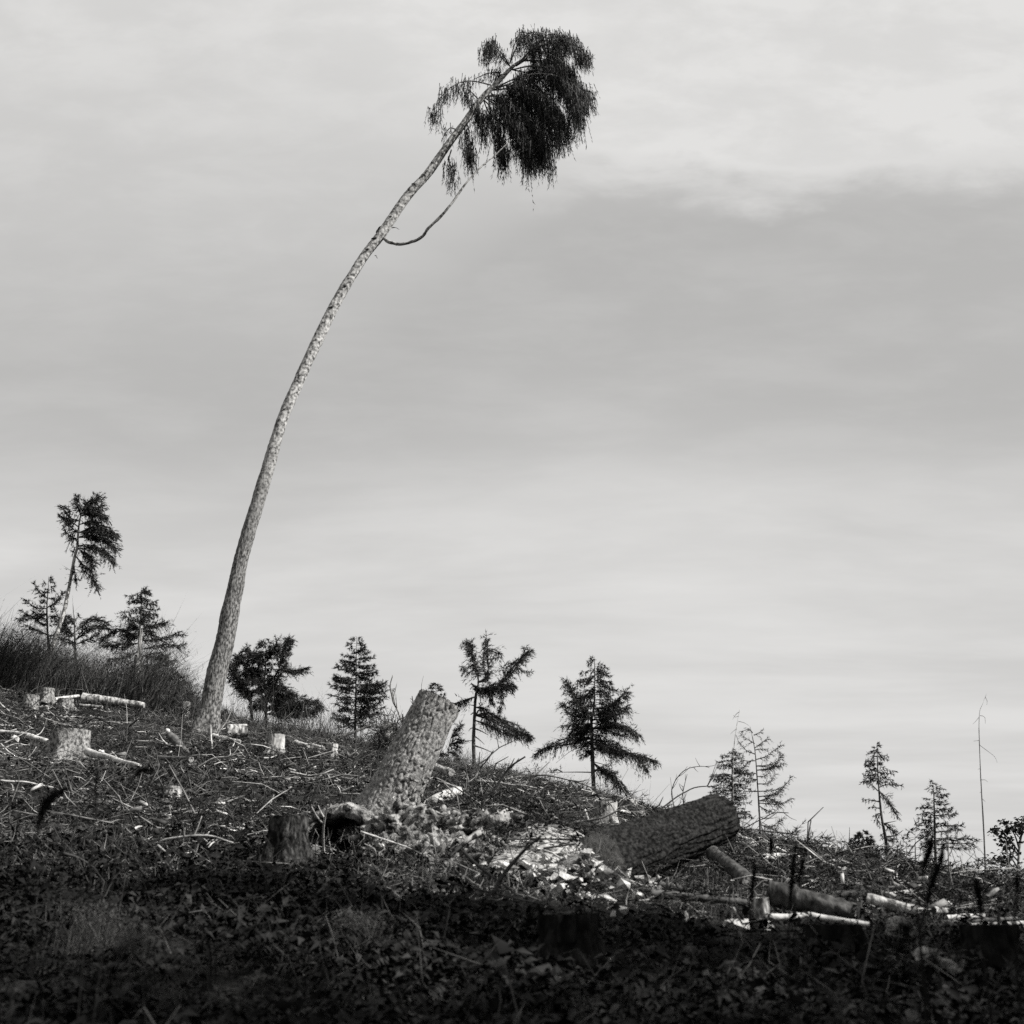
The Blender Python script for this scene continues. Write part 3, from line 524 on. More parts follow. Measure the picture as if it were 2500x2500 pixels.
tree('dead_larch', 'small dead larch skeleton left of the dark layered spruce', R6([(1116, 1520, 10), (1112, 1350, 7), (1110, 1170, 2)]), 41,
     [(R6(p), dict(tl=7, w=1.6)) for p in ([(1110, 1200), (1050, 1165)], [(1110, 1230), (1060, 1240), (1040, 1210)], [(1112, 1290), (1060, 1280), (1030, 1250)], [(1112, 1330), (1040, 1330), (990, 1290)], [(1114, 1380), (1050, 1370), (1000, 1330)], [(1112, 1220), (1150, 1215)], [(1112, 1300), (1160, 1290)], [(1113, 1360), (1170, 1350)], [(1114, 1420), (1060, 1420), (1030, 1400)])] +
     [(R6([(1114, 1420), (1080, 1440), (1040, 1440)]), dict(rep=5, tl=16)), (R6([(1116, 1430), (1160, 1430), (1200, 1410)]), dict(rep=4, tl=16))], nb=4, bl=5, bw=1.4, droop=.4)
tree('round_spruce', 'short rounded spruce at the crest left of the slender larch', R6([(720, 1480, 12), (718, 1300, 8), (715, 1175, 2)]), 41,
     profile=[(R6([(0, y)])[0][1], l / 3.09, r / 3.09) for y, l, r in [(1175, 14, 14), (1230, 60, 62), (1280, 108, 66), (1330, 92, 84), (1400, 90, 110), (1450, 110, 120)]], nbr=70, tl=18, droop=.3, nb=10)
tree('tuft_spruce', 'low spruce tuft right of the slender larch foot', R6([(985, 1500, 8), (985, 1430, 6), (980, 1340, 2)]), 40.5, profile=[(R6([(0, y)])[0][1], l / 3.09, r / 3.09) for y, l, r in [(1340, 10, 10), (1380, 45, 40), (1440, 70, 70), (1490, 80, 80)]], nbr=30, tl=16, droop=.3)
tree('tuft_spruce', 'low spruce tuft right of the dark layered spruce foot', R6([(1440, 1590, 8), (1440, 1540, 6), (1445, 1450, 2)]), 40.5, profile=[(R6([(0, y)])[0][1], l / 3.09, r / 3.09) for y, l, r in [(1450, 10, 10), (1500, 35, 30), (1560, 60, 50)]], nbr=24, tl=14, droop=.3, needles='needles_pale')
tree('bare_pole_tree', 'tall thin bare pole with bent tip near the right edge', R6([(1648, 1660, 14), (1630, 1200, 11), (1610, 850, 8), (1595, 500, 6), (1595, 290, 4), (1620, 210, 3), (1652, 128, 1.5)]), 37,
     [(R6(p), dict(w=1.3, needle=False)) for p in ([(1600, 525), (1660, 570), (1710, 610), (1730, 655)], [(1597, 488), (1570, 490), (1550, 492)], [(1610, 785), (1640, 785), (1660, 800)], [(1605, 700), (1585, 705)], [(1595, 310), (1570, 340), (1545, 365)], [(1600, 300), (1635, 310), (1640, 360)], [(1640, 160), (1655, 190), (1650, 220)], [(1620, 930), (1640, 950)], [(1612, 870), (1598, 885)])], bark='branch_wood')
tree('young_spruce', 'small pale spruce top showing above the cut end of the leaning trunk', R3([(1740, 640, 8), (1745, 560, 5), (1745, 455, 2)]), 34, profile=[(R3([(0, y)])[0][1], l / 3.09, r / 3.09) for y, l, r in [(455, 8, 8), (490, 40, 35), (540, 70, 50), (600, 80, 70)]], nbr=26, tl=12, droop=.2, needles='needles_pale')
tree('young_spruce', 'small spruce half hidden right of the leaning trunk', R4([(130, 1100, 10), (140, 950, 8), (185, 780, 2)]), 33, [(R4(p), dict(rep=3)) for p in ([(160, 870), (200, 840), (225, 800)], [(150, 920), (200, 900), (240, 890)], [(140, 980), (190, 1000), (200, 1050)], [(140, 1000), (90, 1000), (60, 980)], [(150, 930), (190, 930), (220, 940)])], tl=16, droop=.2)
# broadleaf shrub at the right edge
def shrub():
    D = 33.0; k = mpp(D); tr = R6([(1870, 1760, 26), (1880, 1600, 24), (1888, 1450, 22), (1900, 1280, 18), (1915, 1180, 12)])
    tp = [at(x, y, D) for x, y, w in tr]; root = thing('broadleaf_tree', 'broadleaf tree with pale mottled stem and leaf clusters cut by the right edge', 'tree', onground(tp[0]))
    a = Acc(); tube(a, smoothpath(tp, 40), [w * .5 * k for _, _, w in tr], 12, disp=barkdisp(10, .008)); mkobj('trunk', a, 'bark_pale', root)
    w = Acc(); lv = Acc()
    for pts, cl in [([(1890, 1400), (1830, 1330), (1770, 1220)], 1), ([(1895, 1300), (1850, 1180), (1750, 1090)], 1), ([(1900, 1250), (1930, 1180), (1990, 1150)], 1.4), ([(1880, 1480), (1800, 1400), (1650, 1395)], .9), ([(1885, 1450), (1830, 1375), (1760, 1385)], .9),
                    ([(1890, 1350), (1820, 1280), (1760, 1240)], 1), ([(1895, 1330), (1780, 1190), (1710, 1170)], 1), ([(1890, 1500), (1980, 1420), (2080, 1400)], 1.2), ([(1900, 1260), (2020, 1230), (2120, 1200)], 1.4), ([(1900, 1230), (1940, 1120), (1960, 1080)], 1.2), ([(1885, 1480), (1810, 1430), (1710, 1470)], .7), ([(1900, 1200), (1870, 1150), (1860, 1120)], 1)]:
        pts = R6(pts); P = smoothpath([at(x, y, D + rng.uniform(-.4, .4) * i) for i, (x, y) in enumerate(pts)], 14); tube(w, P, np.linspace(2.2 * k, .6 * k, 14), 5)
        n = int(48 * cl); c = P[rng.integers(6, 14, n)] + rng.normal(0, 8 * k, (n, 3)) * np.array([1.2, 1.4, .55]); d = rng.normal(0, 1, (n, 3)) * np.array([1, 1, .5]); leaves(lv, c, d, rng.normal(0, .6, (n, 3)) + Z3, 11 * k * rng.uniform(.7, 1.4, n), 8 * k * rng.uniform(.7, 1.3, n))
    mkobj('branches', w, 'branch_wood', root); mkobj('crown', lv, 'needles', root)
shrub()

# ------------------------------------------------------------------ stumps
def stump(name, label, cx, top, base, wt, wb, m='stump_bark', cut='cut_wood', jag=None, lean=0.0, lobes=4, group=None, ns=72, rough=1.0, depth=None, tilt=0.0):
    D = depth or gdepth(cx, base); k = mpp(D); g = at(cx, base, D); H = (base - top) * k; root = thing(name, label, 'stump', onground(g), group)
    nv = 40; t = np.linspace(-.18, 1, nv); prof = wt + (wb - wt) * np.clip(1 - t, 0, 2) ** 2.6
    P = g + np.stack([lean * t * k * 10, np.zeros(nv), H * t], 1); ph = rng.uniform(0, 6)
    a = Acc(); tops = [None]
    def dsp(V, rr, th, Pp):
        fl = np.clip(1 - t, 0, 1.2)[:, None] ** 2; lob = rr * .28 * fl * np.sin(th * lobes + ph)[None]
        return lob + barkdisp(11, .012 * rough, .4, ph)(V, rr, th, Pp) + fbm(V * 3, 3, ph) * .05
    if jag is None: Vv = tube(a, P, prof * .5 * k, ns, cap=False, disp=dsp)
    else:
        b = Acc(); Vv = tube(b, P, prof * .5 * k, ns, cap=False, disp=dsp); th = np.arange(ns) * 2 * math.pi / ns
        f = jag(th)[None, :] * np.clip(t, 0, 1)[:, None] + (1 - np.clip(t, 0, 1)[:, None]) * 1.0
        Vv = Vv.copy(); hz = Vv[..., 2] - g[2]; Vv[..., 2] = g[2] + np.where(hz > 0, hz * f, hz); c = P[:, None]; Vv[..., :2] = c[..., :2] + (Vv[..., :2] - c[..., :2]) * (1 - .18 * np.clip(t, 0, 1)[:, None, None] ** 2)
        i = np.arange(nv - 1)[:, None] * ns; j = np.arange(ns)[None]; kk = (j + 1) % ns
        a.add(Vv.reshape(-1, 3), np.stack([i + j, i + kk, i + ns + kk, i + ns + j], -1).reshape(-1, 4))
    mkobj('bark', a, m, root); ring = Vv[-1].copy(); ca = Acc(); ring[:, 2] += rng.normal(0, .004, ns) if jag is None else 0
    disc(ca, ring, .003, 1.0); mkobj('cut_face', ca, cut, root); return root
jag_snag = lambda th: .58 + .42 * np.exp(-((np.cos(th - 3.3) - 1) / .10) ** 2) + .10 * np.cos(th - 3.1) + .07 * np.sin(th * 9) + .05 * np.sin(th * 15)
stump('snapped_snag', 'pale snapped tree stub with splintered spike amid the left thicket', 329, 1560, 1720, 25, 27, 'stump_wood', 'stump_wood', jag=jag_snag, depth=35.5)
stump('stump', 'pale split stump post at the edge of the left thicket', 91, 1657, 1692, 21, 24, 'stump_wood')
stump('stump', 'rounded fuzzy stump right of the pale split post', 113, 1682, 1714, 30, 40, 'stump_bark')
stump('stump', 'mossy stump with root running right near the left edge', 72, 1700, 1740, 34, 52, 'stump_bark', lobes=3)
stump('stump', 'low mossy stump before the thicket left of the broken log end', 158, 1708, 1733, 34, 50, 'stump_bark')
stump('stump', 'wide bark-covered stump left with white branch at its foot', 166, 1789, 1857, 84, 112, 'stump_bark', lobes=5, ns=96)
stump('stump', 'mottled pale stump just left of the tall bent trunk base', 448, 1716, 1752, 24, 32, 'bark_pale')
stump('stump', 'squat pale stump low in the dark leaves at left', 418, 1924, 1958, 42, 50, 'bark_pale')
stump('stump', 'pale sawn stump with dark left side below the double-crowned spruce', 672, 1797, 1836, 40, 46, 'stump_wood')
stump('stump', 'small white stump left of the dark root clump', 812, 1819, 1848, 22, 25, 'stump_wood')
stump('stump', 'small dark stump stub beside the small white stump', 796, 1812, 1832, 14, 18, 'bark_dark')
stump('stump', 'dim stump with pale streak left of the root hollow', 700, 2008, 2112, 84, 118, 'bark_dim', 'bark_dim', lobes=5, ns=88, rough=2.0)
stump('stump', 'bright square-cut stump under the drooping spruce', 1479, 1963, 2010, 55, 58, 'stump_wood', ns=88)
stump('stump', 'mottled upright stump beside the long white branch at right', 1862, 2204, 2268, 38, 42, 'bark_pale', lean=.06, rough=1.5)
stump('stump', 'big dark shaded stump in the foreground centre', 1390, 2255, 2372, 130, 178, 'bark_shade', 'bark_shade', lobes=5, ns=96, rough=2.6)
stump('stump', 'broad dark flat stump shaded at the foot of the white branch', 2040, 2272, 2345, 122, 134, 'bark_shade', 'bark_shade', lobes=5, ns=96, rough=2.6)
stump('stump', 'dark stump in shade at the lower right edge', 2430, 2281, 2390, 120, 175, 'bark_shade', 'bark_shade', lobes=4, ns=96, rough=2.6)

# ------------------------------------------------------------------ logs
def log(name, label, p0, p1, w0, w1, m, ends=('cut_wood', 'cut_wood'), mids=(), k_depth=.5, ns=26, amp=.006, scale=10, lift=0.0, depths=None, group=None, cat='log', bow=.02):
    pts = [p0] + list(mids) + [p1]
    ds = [gdepth(p[0], p[1] + w0 * .6 + (26 if p[1] > 2060 and p[0] > 1700 else 12)) for p in pts] if depths is None else list(np.linspace(depths[0], depths[1], len(pts)))
    if depths is None: md = float(np.mean(ds)); ds = [md + (d - md) * k_depth for d in ds]
    P3 = [at(p[0], p[1], d) for p, d in zip(pts, ds)]; n = 26; P = smoothpath(P3, n); ln = np.linalg.norm(P[-1] - P[0])
    P = P + (np.stack([vnoise(P * 1.3, s) for s in (1, 2, 3)], -1) - .5) * ln * bow * 2
    k = mpp(np.mean(ds)); mid = P[n // 2]; root = thing(name, label, cat, onground(mid), group); a = Acc()
    bd = barkdisp(scale, amp + w0 * k * .02, .5, rng.uniform(0, 9)); V = tube(a, P, np.linspace(w0 * .5 * k, w1 * .5 * k, n), ns, cap=False, disp=lambda V, rr, th, P: bd(V, rr, th, P) + rr * .7 * fbm(V * 2.5, 3, 3)); mkobj('bark' if 'bark' in m else 'stem', a, m, root)
    for ring, mm in ((V[0], ends[0]), (V[-1][::-1], ends[1])):
        c = Acc(); disc(c, ring, .002, 1.0); mkobj('cut_face', c, mm, root)
    return root
log('log', 'pale fallen log with dark broken end before the thicket', (203, 1706), (352, 1722), 24, 13, 'bark_pale', ('stick_dark', 'cut_wood'))
log('log', 'thin pale trunk piece left of the broken log end', (132, 1707), (192, 1700), 9, 8, 'white_wood')
log('log', 'low grey log under the broken log end', (195, 1722), (250, 1727), 9, 7, 'bark_pale')
log('peeled_log', 'smooth white peeled branch lying right of the wide bark stump', (214, 1834), (345, 1873), 17, 9, 'white_wood', ('white_wood', 'white_wood'), amp=.002)
log('log', 'weathered pale log at the far left edge', (-40, 1782), (66, 1793), 9, 8, 'white_wood')
log('log', 'short split pale log pointing at the wide bark stump', (68, 1796), (118, 1810), 14, 12, 'white_wood', ('cut_wood', 'stick_dark'))
log('split_log', 'split log leaning with bright upper face left of the tall trunk', (414, 1792), (464, 1846), 20, 15, 'grey_wood', k_depth=.2)
log('split_log', 'white split slab propped on the leaning split log', (408, 1783), (430, 1812), 11, 8, 'white_wood', k_depth=.2)
log('log', 'dark grey log flat below the leaning split log', (388, 1851), (470, 1856), 13, 12, 'grey_wood')
log('log', 'pale thin log lying at the tall trunk foot', (520, 1797), (588, 1811), 11, 8, 'white_wood')
log('log', 'short thick mossy log end right of the tall trunk foot', (555, 1786), (604, 1783), 34, 34, 'bark_pale', ('stick_dark', 'cut_wood'), k_depth=.2)
log('log', 'pale chip-strewn log left of the small white stump', (722, 1812), (752, 1822), 11, 10, 'white_wood')
log('log', 'short pale log nearest the small dark stub', (764, 1819), (788, 1828), 10, 9, 'white_wood')
log('log', 'dark leaning bough with needles left of the dark root clump', (806, 1805), (902, 1770), 9, 6, 'bark_dark', k_depth=.1, mids=[(850, 1793)])
log('peeled_log', 'bright white bent log right of the leaning trunk', (1049, 1966), (1116, 1933), 30, 26, 'white_wood', ('cut_wood', 'cut_wood'), mids=[(1072, 1951)], k_depth=.15, amp=.002)
log('log', 'grey stub hanging under the bright white bent log', (1113, 1944), (1128, 2008), 25, 22, 'grey_wood', k_depth=0.05)
log('log', 'grey log behind the leaning trunk at right', (1060, 1872), (1102, 1886), 20, 18, 'bark_pale', k_depth=.3)
log('log', 'pale log on the crest right of the square-cut stump', (1508, 1977), (1574, 1990), 8, 7, 'white_wood')
log('log', 'white bit of trunk on the crest before the fallen log', (1585, 1996), (1632, 1990), 9, 8, 'white_wood')
log('log', 'pale log running down from behind the fallen log end', (1775, 2035), (1858, 2068), 22, 22, 'white_wood', ('cut_wood', 'cut_wood'))
log('log', 'thick mossy log sloping down behind the fallen log', (1736, 2085), (1828, 2152), 34, 32, 'bark_dark', k_depth=.4)
log('log', 'short log with round sawn face turned to the viewer', (1674, 2126), (1640, 2112), 23, 21, 'bark_dark', depths=(15.2, 16.3))
log('log', 'bright log with dark hollow end on the right slope', (1862, 2091), (1945, 2088), 15, 14, 'white_wood', ('stick_dark', 'cut_wood'))
log('log', 'small dark-ended log beside the bright hollow log', (1845, 2090), (1868, 2084), 10, 10, 'white_wood', ('stick_dark', 'cut_wood'), depths=(19.5, 20.5))
log('log', 'long grey weathered beam lying below the fallen log', (1590, 2183), (1822, 2206), 22, 16, 'grey_wood', k_depth=.25)
log('log', 'upper grey beam behind the long weathered beam', (1610, 2160), (1715, 2182), 16, 14, 'grey_wood', k_depth=.25)
log('mossy_log', 'thick dark mossy log behind the long white branch', (1876, 2180), (2090, 2228), 52, 40, 'bark_dark', k_depth=.25, mids=[(1980, 2202)], amp=.02)
log('white_branch', 'long white barkless branch in front of the thick mossy log', (1876, 2241), (2124, 2258), 13, 13, 'white_wood', ('white_wood', 'white_wood'), mids=[(1935, 2240), (1975, 2236), (2040, 2246)], k_depth=.2, amp=.003)
log('log', 'large pale log with dark sawn end at right', (2116, 2192), (2240, 2222), 25, 22, 'bark_pale', ('stick_dark', 'cut_wood'), k_depth=.3)
log('log', 'dark log with sawn end just left of the large pale log', (2040, 2183), (2112, 2181), 14, 16, 'bark_dark', k_depth=.3)
log('log', 'pale log lying on top of the large pale log', (2090, 2162), (2200, 2195), 15, 12, 'bark_pale', k_depth=.3)
log('log', 'nearly black log slanting across the right slope', (2124, 2170), (2262, 2146), 15, 13, 'bark_log', k_depth=.1)
log('log', 'white trunk piece beneath the nearly black slanting log', (2168, 2186), (2230, 2174), 11, 10, 'white_wood', k_depth=.1)
log('log', 'white slab of wood among twigs above the mossy log', (1976, 2153), (2012, 2147), 12, 8, 'white_wood')
log('log', 'bright log sloping down right of the blurred stalks', (2290, 2200), (2326, 2212), 10, 8, 'white_wood')
log('log', 'hollow pale log piece in the right log pile', (2280, 2222), (2320, 2224), 16, 13, 'bark_pale', ('stick_dark', 'stick_dark'))
log('log', 'pale log at the top of the right log pile', (2335, 2206), (2460, 2204), 9, 8, 'bark_pale', k_depth=.2)
log('log', 'second log from the top of the right log pile', (2322, 2218), (2430, 2219), 9, 9, 'bark_pale', k_depth=.2)
log('log', 'bright middle log of the right log pile', (2310, 2240), (2400, 2236), 13, 12, 'white_wood', k_depth=.2)
log('log', 'long dim log low in the right log pile', (2280, 2250), (2480, 2240), 9, 8, 'grey_wood', k_depth=.2)
log('log', 'lowest pale log of the right log pile', (2370, 2258), (2520, 2252), 12, 11, 'bark_pale', k_depth=.2)
log('log', 'pale log end at the right edge of the pile', (2450, 2206), (2530, 2196), 8, 8, 'bark_pale', k_depth=.2)
log('log', 'long grey pole across the right edge above the shaded stump', (2390, 2268), (2540, 2262), 9, 8, 'grey_wood', k_depth=.2)
log('log', 'dim plank end inside the root hollow', (742, 2092), (792, 2060), 44, 44, 'grey_wood', depths=(12.6, 12.95))
log('log', 'thin bleached log at the shade edge right of the stones', (1620, 2252), (1695, 2262), 11, 9, 'white_wood', k_depth=.2)

# ------------------------------------------------------------------ leaning trunk with root plate, and the big fallen log
def leaning_trunk():
    D = 13.4; k = mpp(D); pts = [(905, 2062, 190), (920, 2030, 172), (942, 1985, 142), (963, 1940, 120), (985, 1892, 110), (1010, 1840, 104), (1042, 1772, 101), (1073, 1710, 100)]
    dz = [.10, .08, .05, .02, 0, 0, .02, .04]
    tp = [at(x, y, D + q) for (x, y, w), q in zip(pts, dz)]; root = thing('uprooted_stump', 'thick leaning trunk stub with furrowed bark and torn-up root plate', 'stump', onground(tp[1]))
    a = Acc(); n = 210; P = smoothpath(tp, n); r = np.interp(np.linspace(0, 1, n), np.linspace(0, 1, len(pts)), [w * .5 * k for _, _, w in pts])
    def dsp(V, rr, th, Pp):
        q = np.stack([V[..., 0], V[..., 1], V[..., 2]], -1); ax = nrm(Pp[-1] - Pp[40]); s = (q @ ax)[..., None]; qq = q - s * ax * .72
        qq = qq + .02 * np.stack([fbm(q * 9, 2, 1), fbm(q * 9, 2, 2), fbm(q * 9, 2, 3)], -1) * 4
        f1, f2, cid = voro(qq * 15, 5); g1, g2, c2 = voro(qq * 34, 8)
        fl = np.clip((rr / (52 * k) - 1.05), 0, 1.5); return .020 * (np.clip((f2 - f1) * 5, 0, 1) * (.8 + .3 * cid) - .6) + .007 * np.clip((g2 - g1) * 4, 0, 1) + fbm(q * 4, 2, 2) * .03 + fl * .06 * np.sin(th * 5 + 1)[None]
    V = tube(a, P, r, 190, cap=False, disp=dsp); mkobj('bark', a, 'bark_leaning', root)
    c = Acc(); ring = V[-1]; disc(c, ring, .004, 1.0); mkobj('cut_face', c, 'cut_wood', root)
    # lifted root plate: an arched shell of soil and roots open towards the viewer
    a = Acc(); nu, nv = 60, 16; arc = smoothpath([at(x, y, 12.55) for x, y in ((726, 2085), (744, 2032), (782, 1998), (832, 1988), (878, 2004), (908, 2045), (930, 2105), (940, 2150))], nu)
    yy = np.linspace(0, 1.0, nv); G = arc[:, None] + np.array([.12, 1, .03])[None, None] * yy[None, :, None]; T, A, B = frames(arc)
    cen = np.array(at(830, 2100, 12.55)); outd = nrm(arc - cen); outd[:, 1] = 0
    no_ = fbm(G * 6, 4, 3)[..., None] * .16; outer = G + outd[:, None] * (.075 + no_ + .03 * np.sin(yy * 9)[None, :, None]); inner = G - outd[:, None] * (.03 + fbm(G * 7, 3, 6)[..., None] * .1) + np.array([0, .03, 0])
    i = np.arange(nu - 1)[:, None] * nv; j = np.arange(nv - 1)[None]; q = np.stack([i + j, i + nv + j, i + nv + j + 1, i + j + 1], -1).reshape(-1, 4)
    o0 = a.add(outer.reshape(-1, 3), q[:, ::-1]); i0 = a.add(inner.reshape(-1, 3), q); e = np.arange(nu - 1) * nv
    a.face(np.stack([o0 + e, o0 + e + nv, i0 + e + nv, i0 + e], -1)); e2 = e + nv - 1; bc = a.add(np.array([cen + np.array([0, 1.1, 0])]), np.zeros((0, 3), int)); a.face(np.stack([i0 + e2 + nv, i0 + e2, np.full(nu - 1, bc)], -1))
    mkobj('root_plate', a, 'soil', root)
    surf = [outer.reshape(-1, 3)] * 3
    # clods of torn soil heaped round the foot
    def clod(cx, cy, D_, rx, rz, ry, amp, s):
        c = at(cx, cy, D_); bm = bmesh.new(); bmesh.ops.create_icosphere(bm, subdivisions=5, radius=1); vs = np.array([v.co[:] for v in bm.verts]); fs = np.array([[v.index for v in f.verts] for f in bm.faces]); bm.free()
        d = 1 + fbm(vs * 1.6 + s, 4, s) * 1.0 + amp * 1.6 * fbm(vs * 5 + s, 4, s + 1); a = Acc(); a.add(c + vs * d[:, None] * np.array([rx, ry, rz]), fs); return a
    for q_ in [(985, 2046, 12.6, .36, .28, .3, 1.0, 1), (1078, 2046, 12.7, .34, .22, .3, 1.0, 5), (1005, 2118, 12.1, .34, .24, .28, 1.0, 9), (1098, 2108, 12.0, .32, .22, .28, 1.0, 13), (1162, 2040, 12.6, .32, .24, .28, .9, 21), (928, 2100, 12.2, .2, .2, .25, .9, 29), (1175, 2105, 12.1, .22, .15, .2, .9, 33), (1055, 2150, 11.8, .26, .12, .2, .9, 37)]:
        ca_ = clod(*q_); surf.append(np.concatenate(ca_.v)); mkobj('soil_clod', ca_, 'soil', root)
    rts = [([(985, 1966), (1010, 1972), (1030, 1974)], 9, 'stick_pale'), ([(1030, 1974), (1070, 1985), (1110, 2000), (1140, 1998)], 6, 'stick_grey'), ([(1170, 2032), (1140, 2052), (1112, 2075)], 15, 'stick_grey'), ([(1165, 2040), (1135, 2058), (1098, 2092)], 12, 'stick_dark'),
           ([(880, 2030), (940, 2050), (985, 2065), (1020, 2080), (1045, 2095)], 5, 'stick_pale'), ([(1055, 2020), (1060, 2060), (1068, 2100), (1080, 2135)], 3, 'stick_grey'), ([(970, 1990), (968, 2030), (972, 2055)], 8, 'stick_grey'), ([(1020, 2075), (1060, 2110), (1090, 2140)], 3, 'stick_grey'),
           ([(860, 2030), (858, 2070), (830, 2110)], 2, 'stick_dark'), ([(800, 2020), (805, 2060), (820, 2080), (850, 2070)], 1.6, 'stick_dark'), ([(970, 2100), (985, 2130), (960, 2150)], 2.4, 'stick_grey'), ([(1110, 2090), (1120, 2130), (1150, 2150)], 3, 'stick_grey'), ([(890, 2060), (915, 2075), (920, 2110)], 3, 'stick_grey')]
    for p, w, m in rts:
        a = Acc(); dd = 11.75 if p[0][1] > 2010 else 12.5; tube(a, smoothpath([at(x, y, dd + rng.normal(0, .05)) for x, y in p], 22), np.linspace(w * .5 * mpp(dd), w * .2 * mpp(dd), 22), 7, disp=barkdisp(20, .004)); mkobj('root', a, m, root)
    fr = Acc(); n = 500; px = rng.uniform(760, 1210, n); py = rng.uniform(2020, 2150, n); B = np.array([at(x, y, 11.8 + rng.uniform(-.1, .3)) for x, y in zip(px, py)])
    bent(fr, B, nrm(rng.normal(0, .5, (n, 3)) - Z3 * .8), rng.uniform(.04, .2, n), rng.uniform(.003, .007, n), rng.normal(0, .3, (n, 3))); o = mkobj('fine_roots', fr, 'litter', root, smooth=False); o['kind'] = 'stuff'
    S = np.concatenate(surf); S = S[S[:, 1] < 13.3]; lf = Acc(); pk = S[rng.integers(0, len(S), 2600)] + rng.normal(0, .02, (2600, 3)); n = 2600
    leaves(lf, pk, rng.normal(0, 1, (n, 3)), rng.normal(0, .7, (n, 3)) + Z3 - np.array([0, .4, 0]), rng.uniform(.02, .07, n), rng.uniform(.012, .035, n)); o = mkobj('clinging_leaves', lf, 'leaf_lit', root, smooth=False); o['kind'] = 'stuff'
    lf = Acc(); n = 3200; pk = S[rng.integers(0, len(S), n)] + rng.normal(0, .015, (n, 3)); bent(lf, pk, nrm(rng.normal(0, 1, (n, 3)) + Z3 * .3), rng.uniform(.03, .14, n), rng.uniform(.003, .007, n), rng.normal(0, .4, (n, 3))); o = mkobj('clinging_grass', lf, 'litter', root, smooth=False); o['kind'] = 'stuff'
    lf = Acc(); n = 1500; pk = S[rng.integers(0, len(S), n)] + rng.normal(0, .015, (n, 3)); sticks(lf, pk, nrm(rng.normal(0, 1, (n, 3))), rng.uniform(.01, .035, n), rng.uniform(.006, .014, n), rng.normal(0, .05, (n, 3))); o = mkobj('soil_crumbs', lf, 'litter_pale', root, smooth=False); o['kind'] = 'stuff'
leaning_trunk()

def fallen_log():
    p0, p1 = at(1476, 2106, 11.5), at(1762, 1996, 12.5); d = nrm(p1 - p0); p0 = p0 - d * .02; k = mpp(11.9)
    root = thing('fallen_log', 'big dark fallen log with furrowed bark jutting up right from the stony mound', 'log', onground(p0)); a = Acc(); n = 200
    P = smoothpath([p0, (p0 * .6 + p1 * .4) - Z3 * .01, p1], n); r = np.linspace(68 * k, 54 * k, n)
    def dsp(V, rr, th, Pp):
        s = (V @ d)[..., None]; q = V - s * d * .93; q = q + .05 * np.stack([fbm(V * 4, 2, 1), fbm(V * 4, 2, 2), fbm(V * 4, 2, 3)], -1)
        f1, f2, cid = voro(q * 19, 2); g1, g2, c2 = voro((V - s * d * .6) * 30, 4)
        return .032 * (np.clip((f2 - f1) * 3.0, 0, 1) * (.5 + .7 * cid) - .6) + .006 * np.clip((g2 - g1) * 5, 0, 1) + fbm(V * 4, 3, 7) * .03
    V = tube(a, P, r, 170, cap=False, disp=dsp); V2 = V[-1]; mkobj('bark', a, 'bark_log', root)
    for ring in (V[0], V[-1][::-1]):
        c = Acc(); disc(c, ring, .003, 1.0); mkobj('cut_face', c, 'cut_wood', root)
fallen_log()

# ------------------------------------------------------------------ stones
def stone(label, cx, cy, w, h, D=None, group=None, seed=None):
    D = D or gdepth(cx, cy + h * .5 + 7); k = mpp(D); c = at(cx, cy, D); p = rng.normal(0, 1, (10, 3)); p = nrm(p) * rng.uniform(.6, 1.15, (10, 1)) * np.array([w * .62, w * .5, h * .62]) * k * rng.uniform(.8, 1.15, (1, 3))
    an = rng.uniform(-.7, .7); ca, sa = math.cos(an), math.sin(an); p = p @ np.array([[ca, 0, sa], [0, 1, 0], [-sa, 0, ca]]).T
    bm = bmesh.new()
    for q in p: bm.verts.new(q)
    r = bmesh.ops.convex_hull(bm, input=bm.verts); bmesh.ops.delete(bm, geom=[e for e in r['geom_interior'] if isinstance(e, bmesh.types.BMVert)], context='VERTS')
    me = bpy.data.meshes.new('stone'); bm.to_mesh(me); bm.free(); me.materials.append(MATS['stone']); o = bpy.data.objects.new('stone', me); C.objects.link(o); o.location = c
    tag(o, label, 'stone', group)
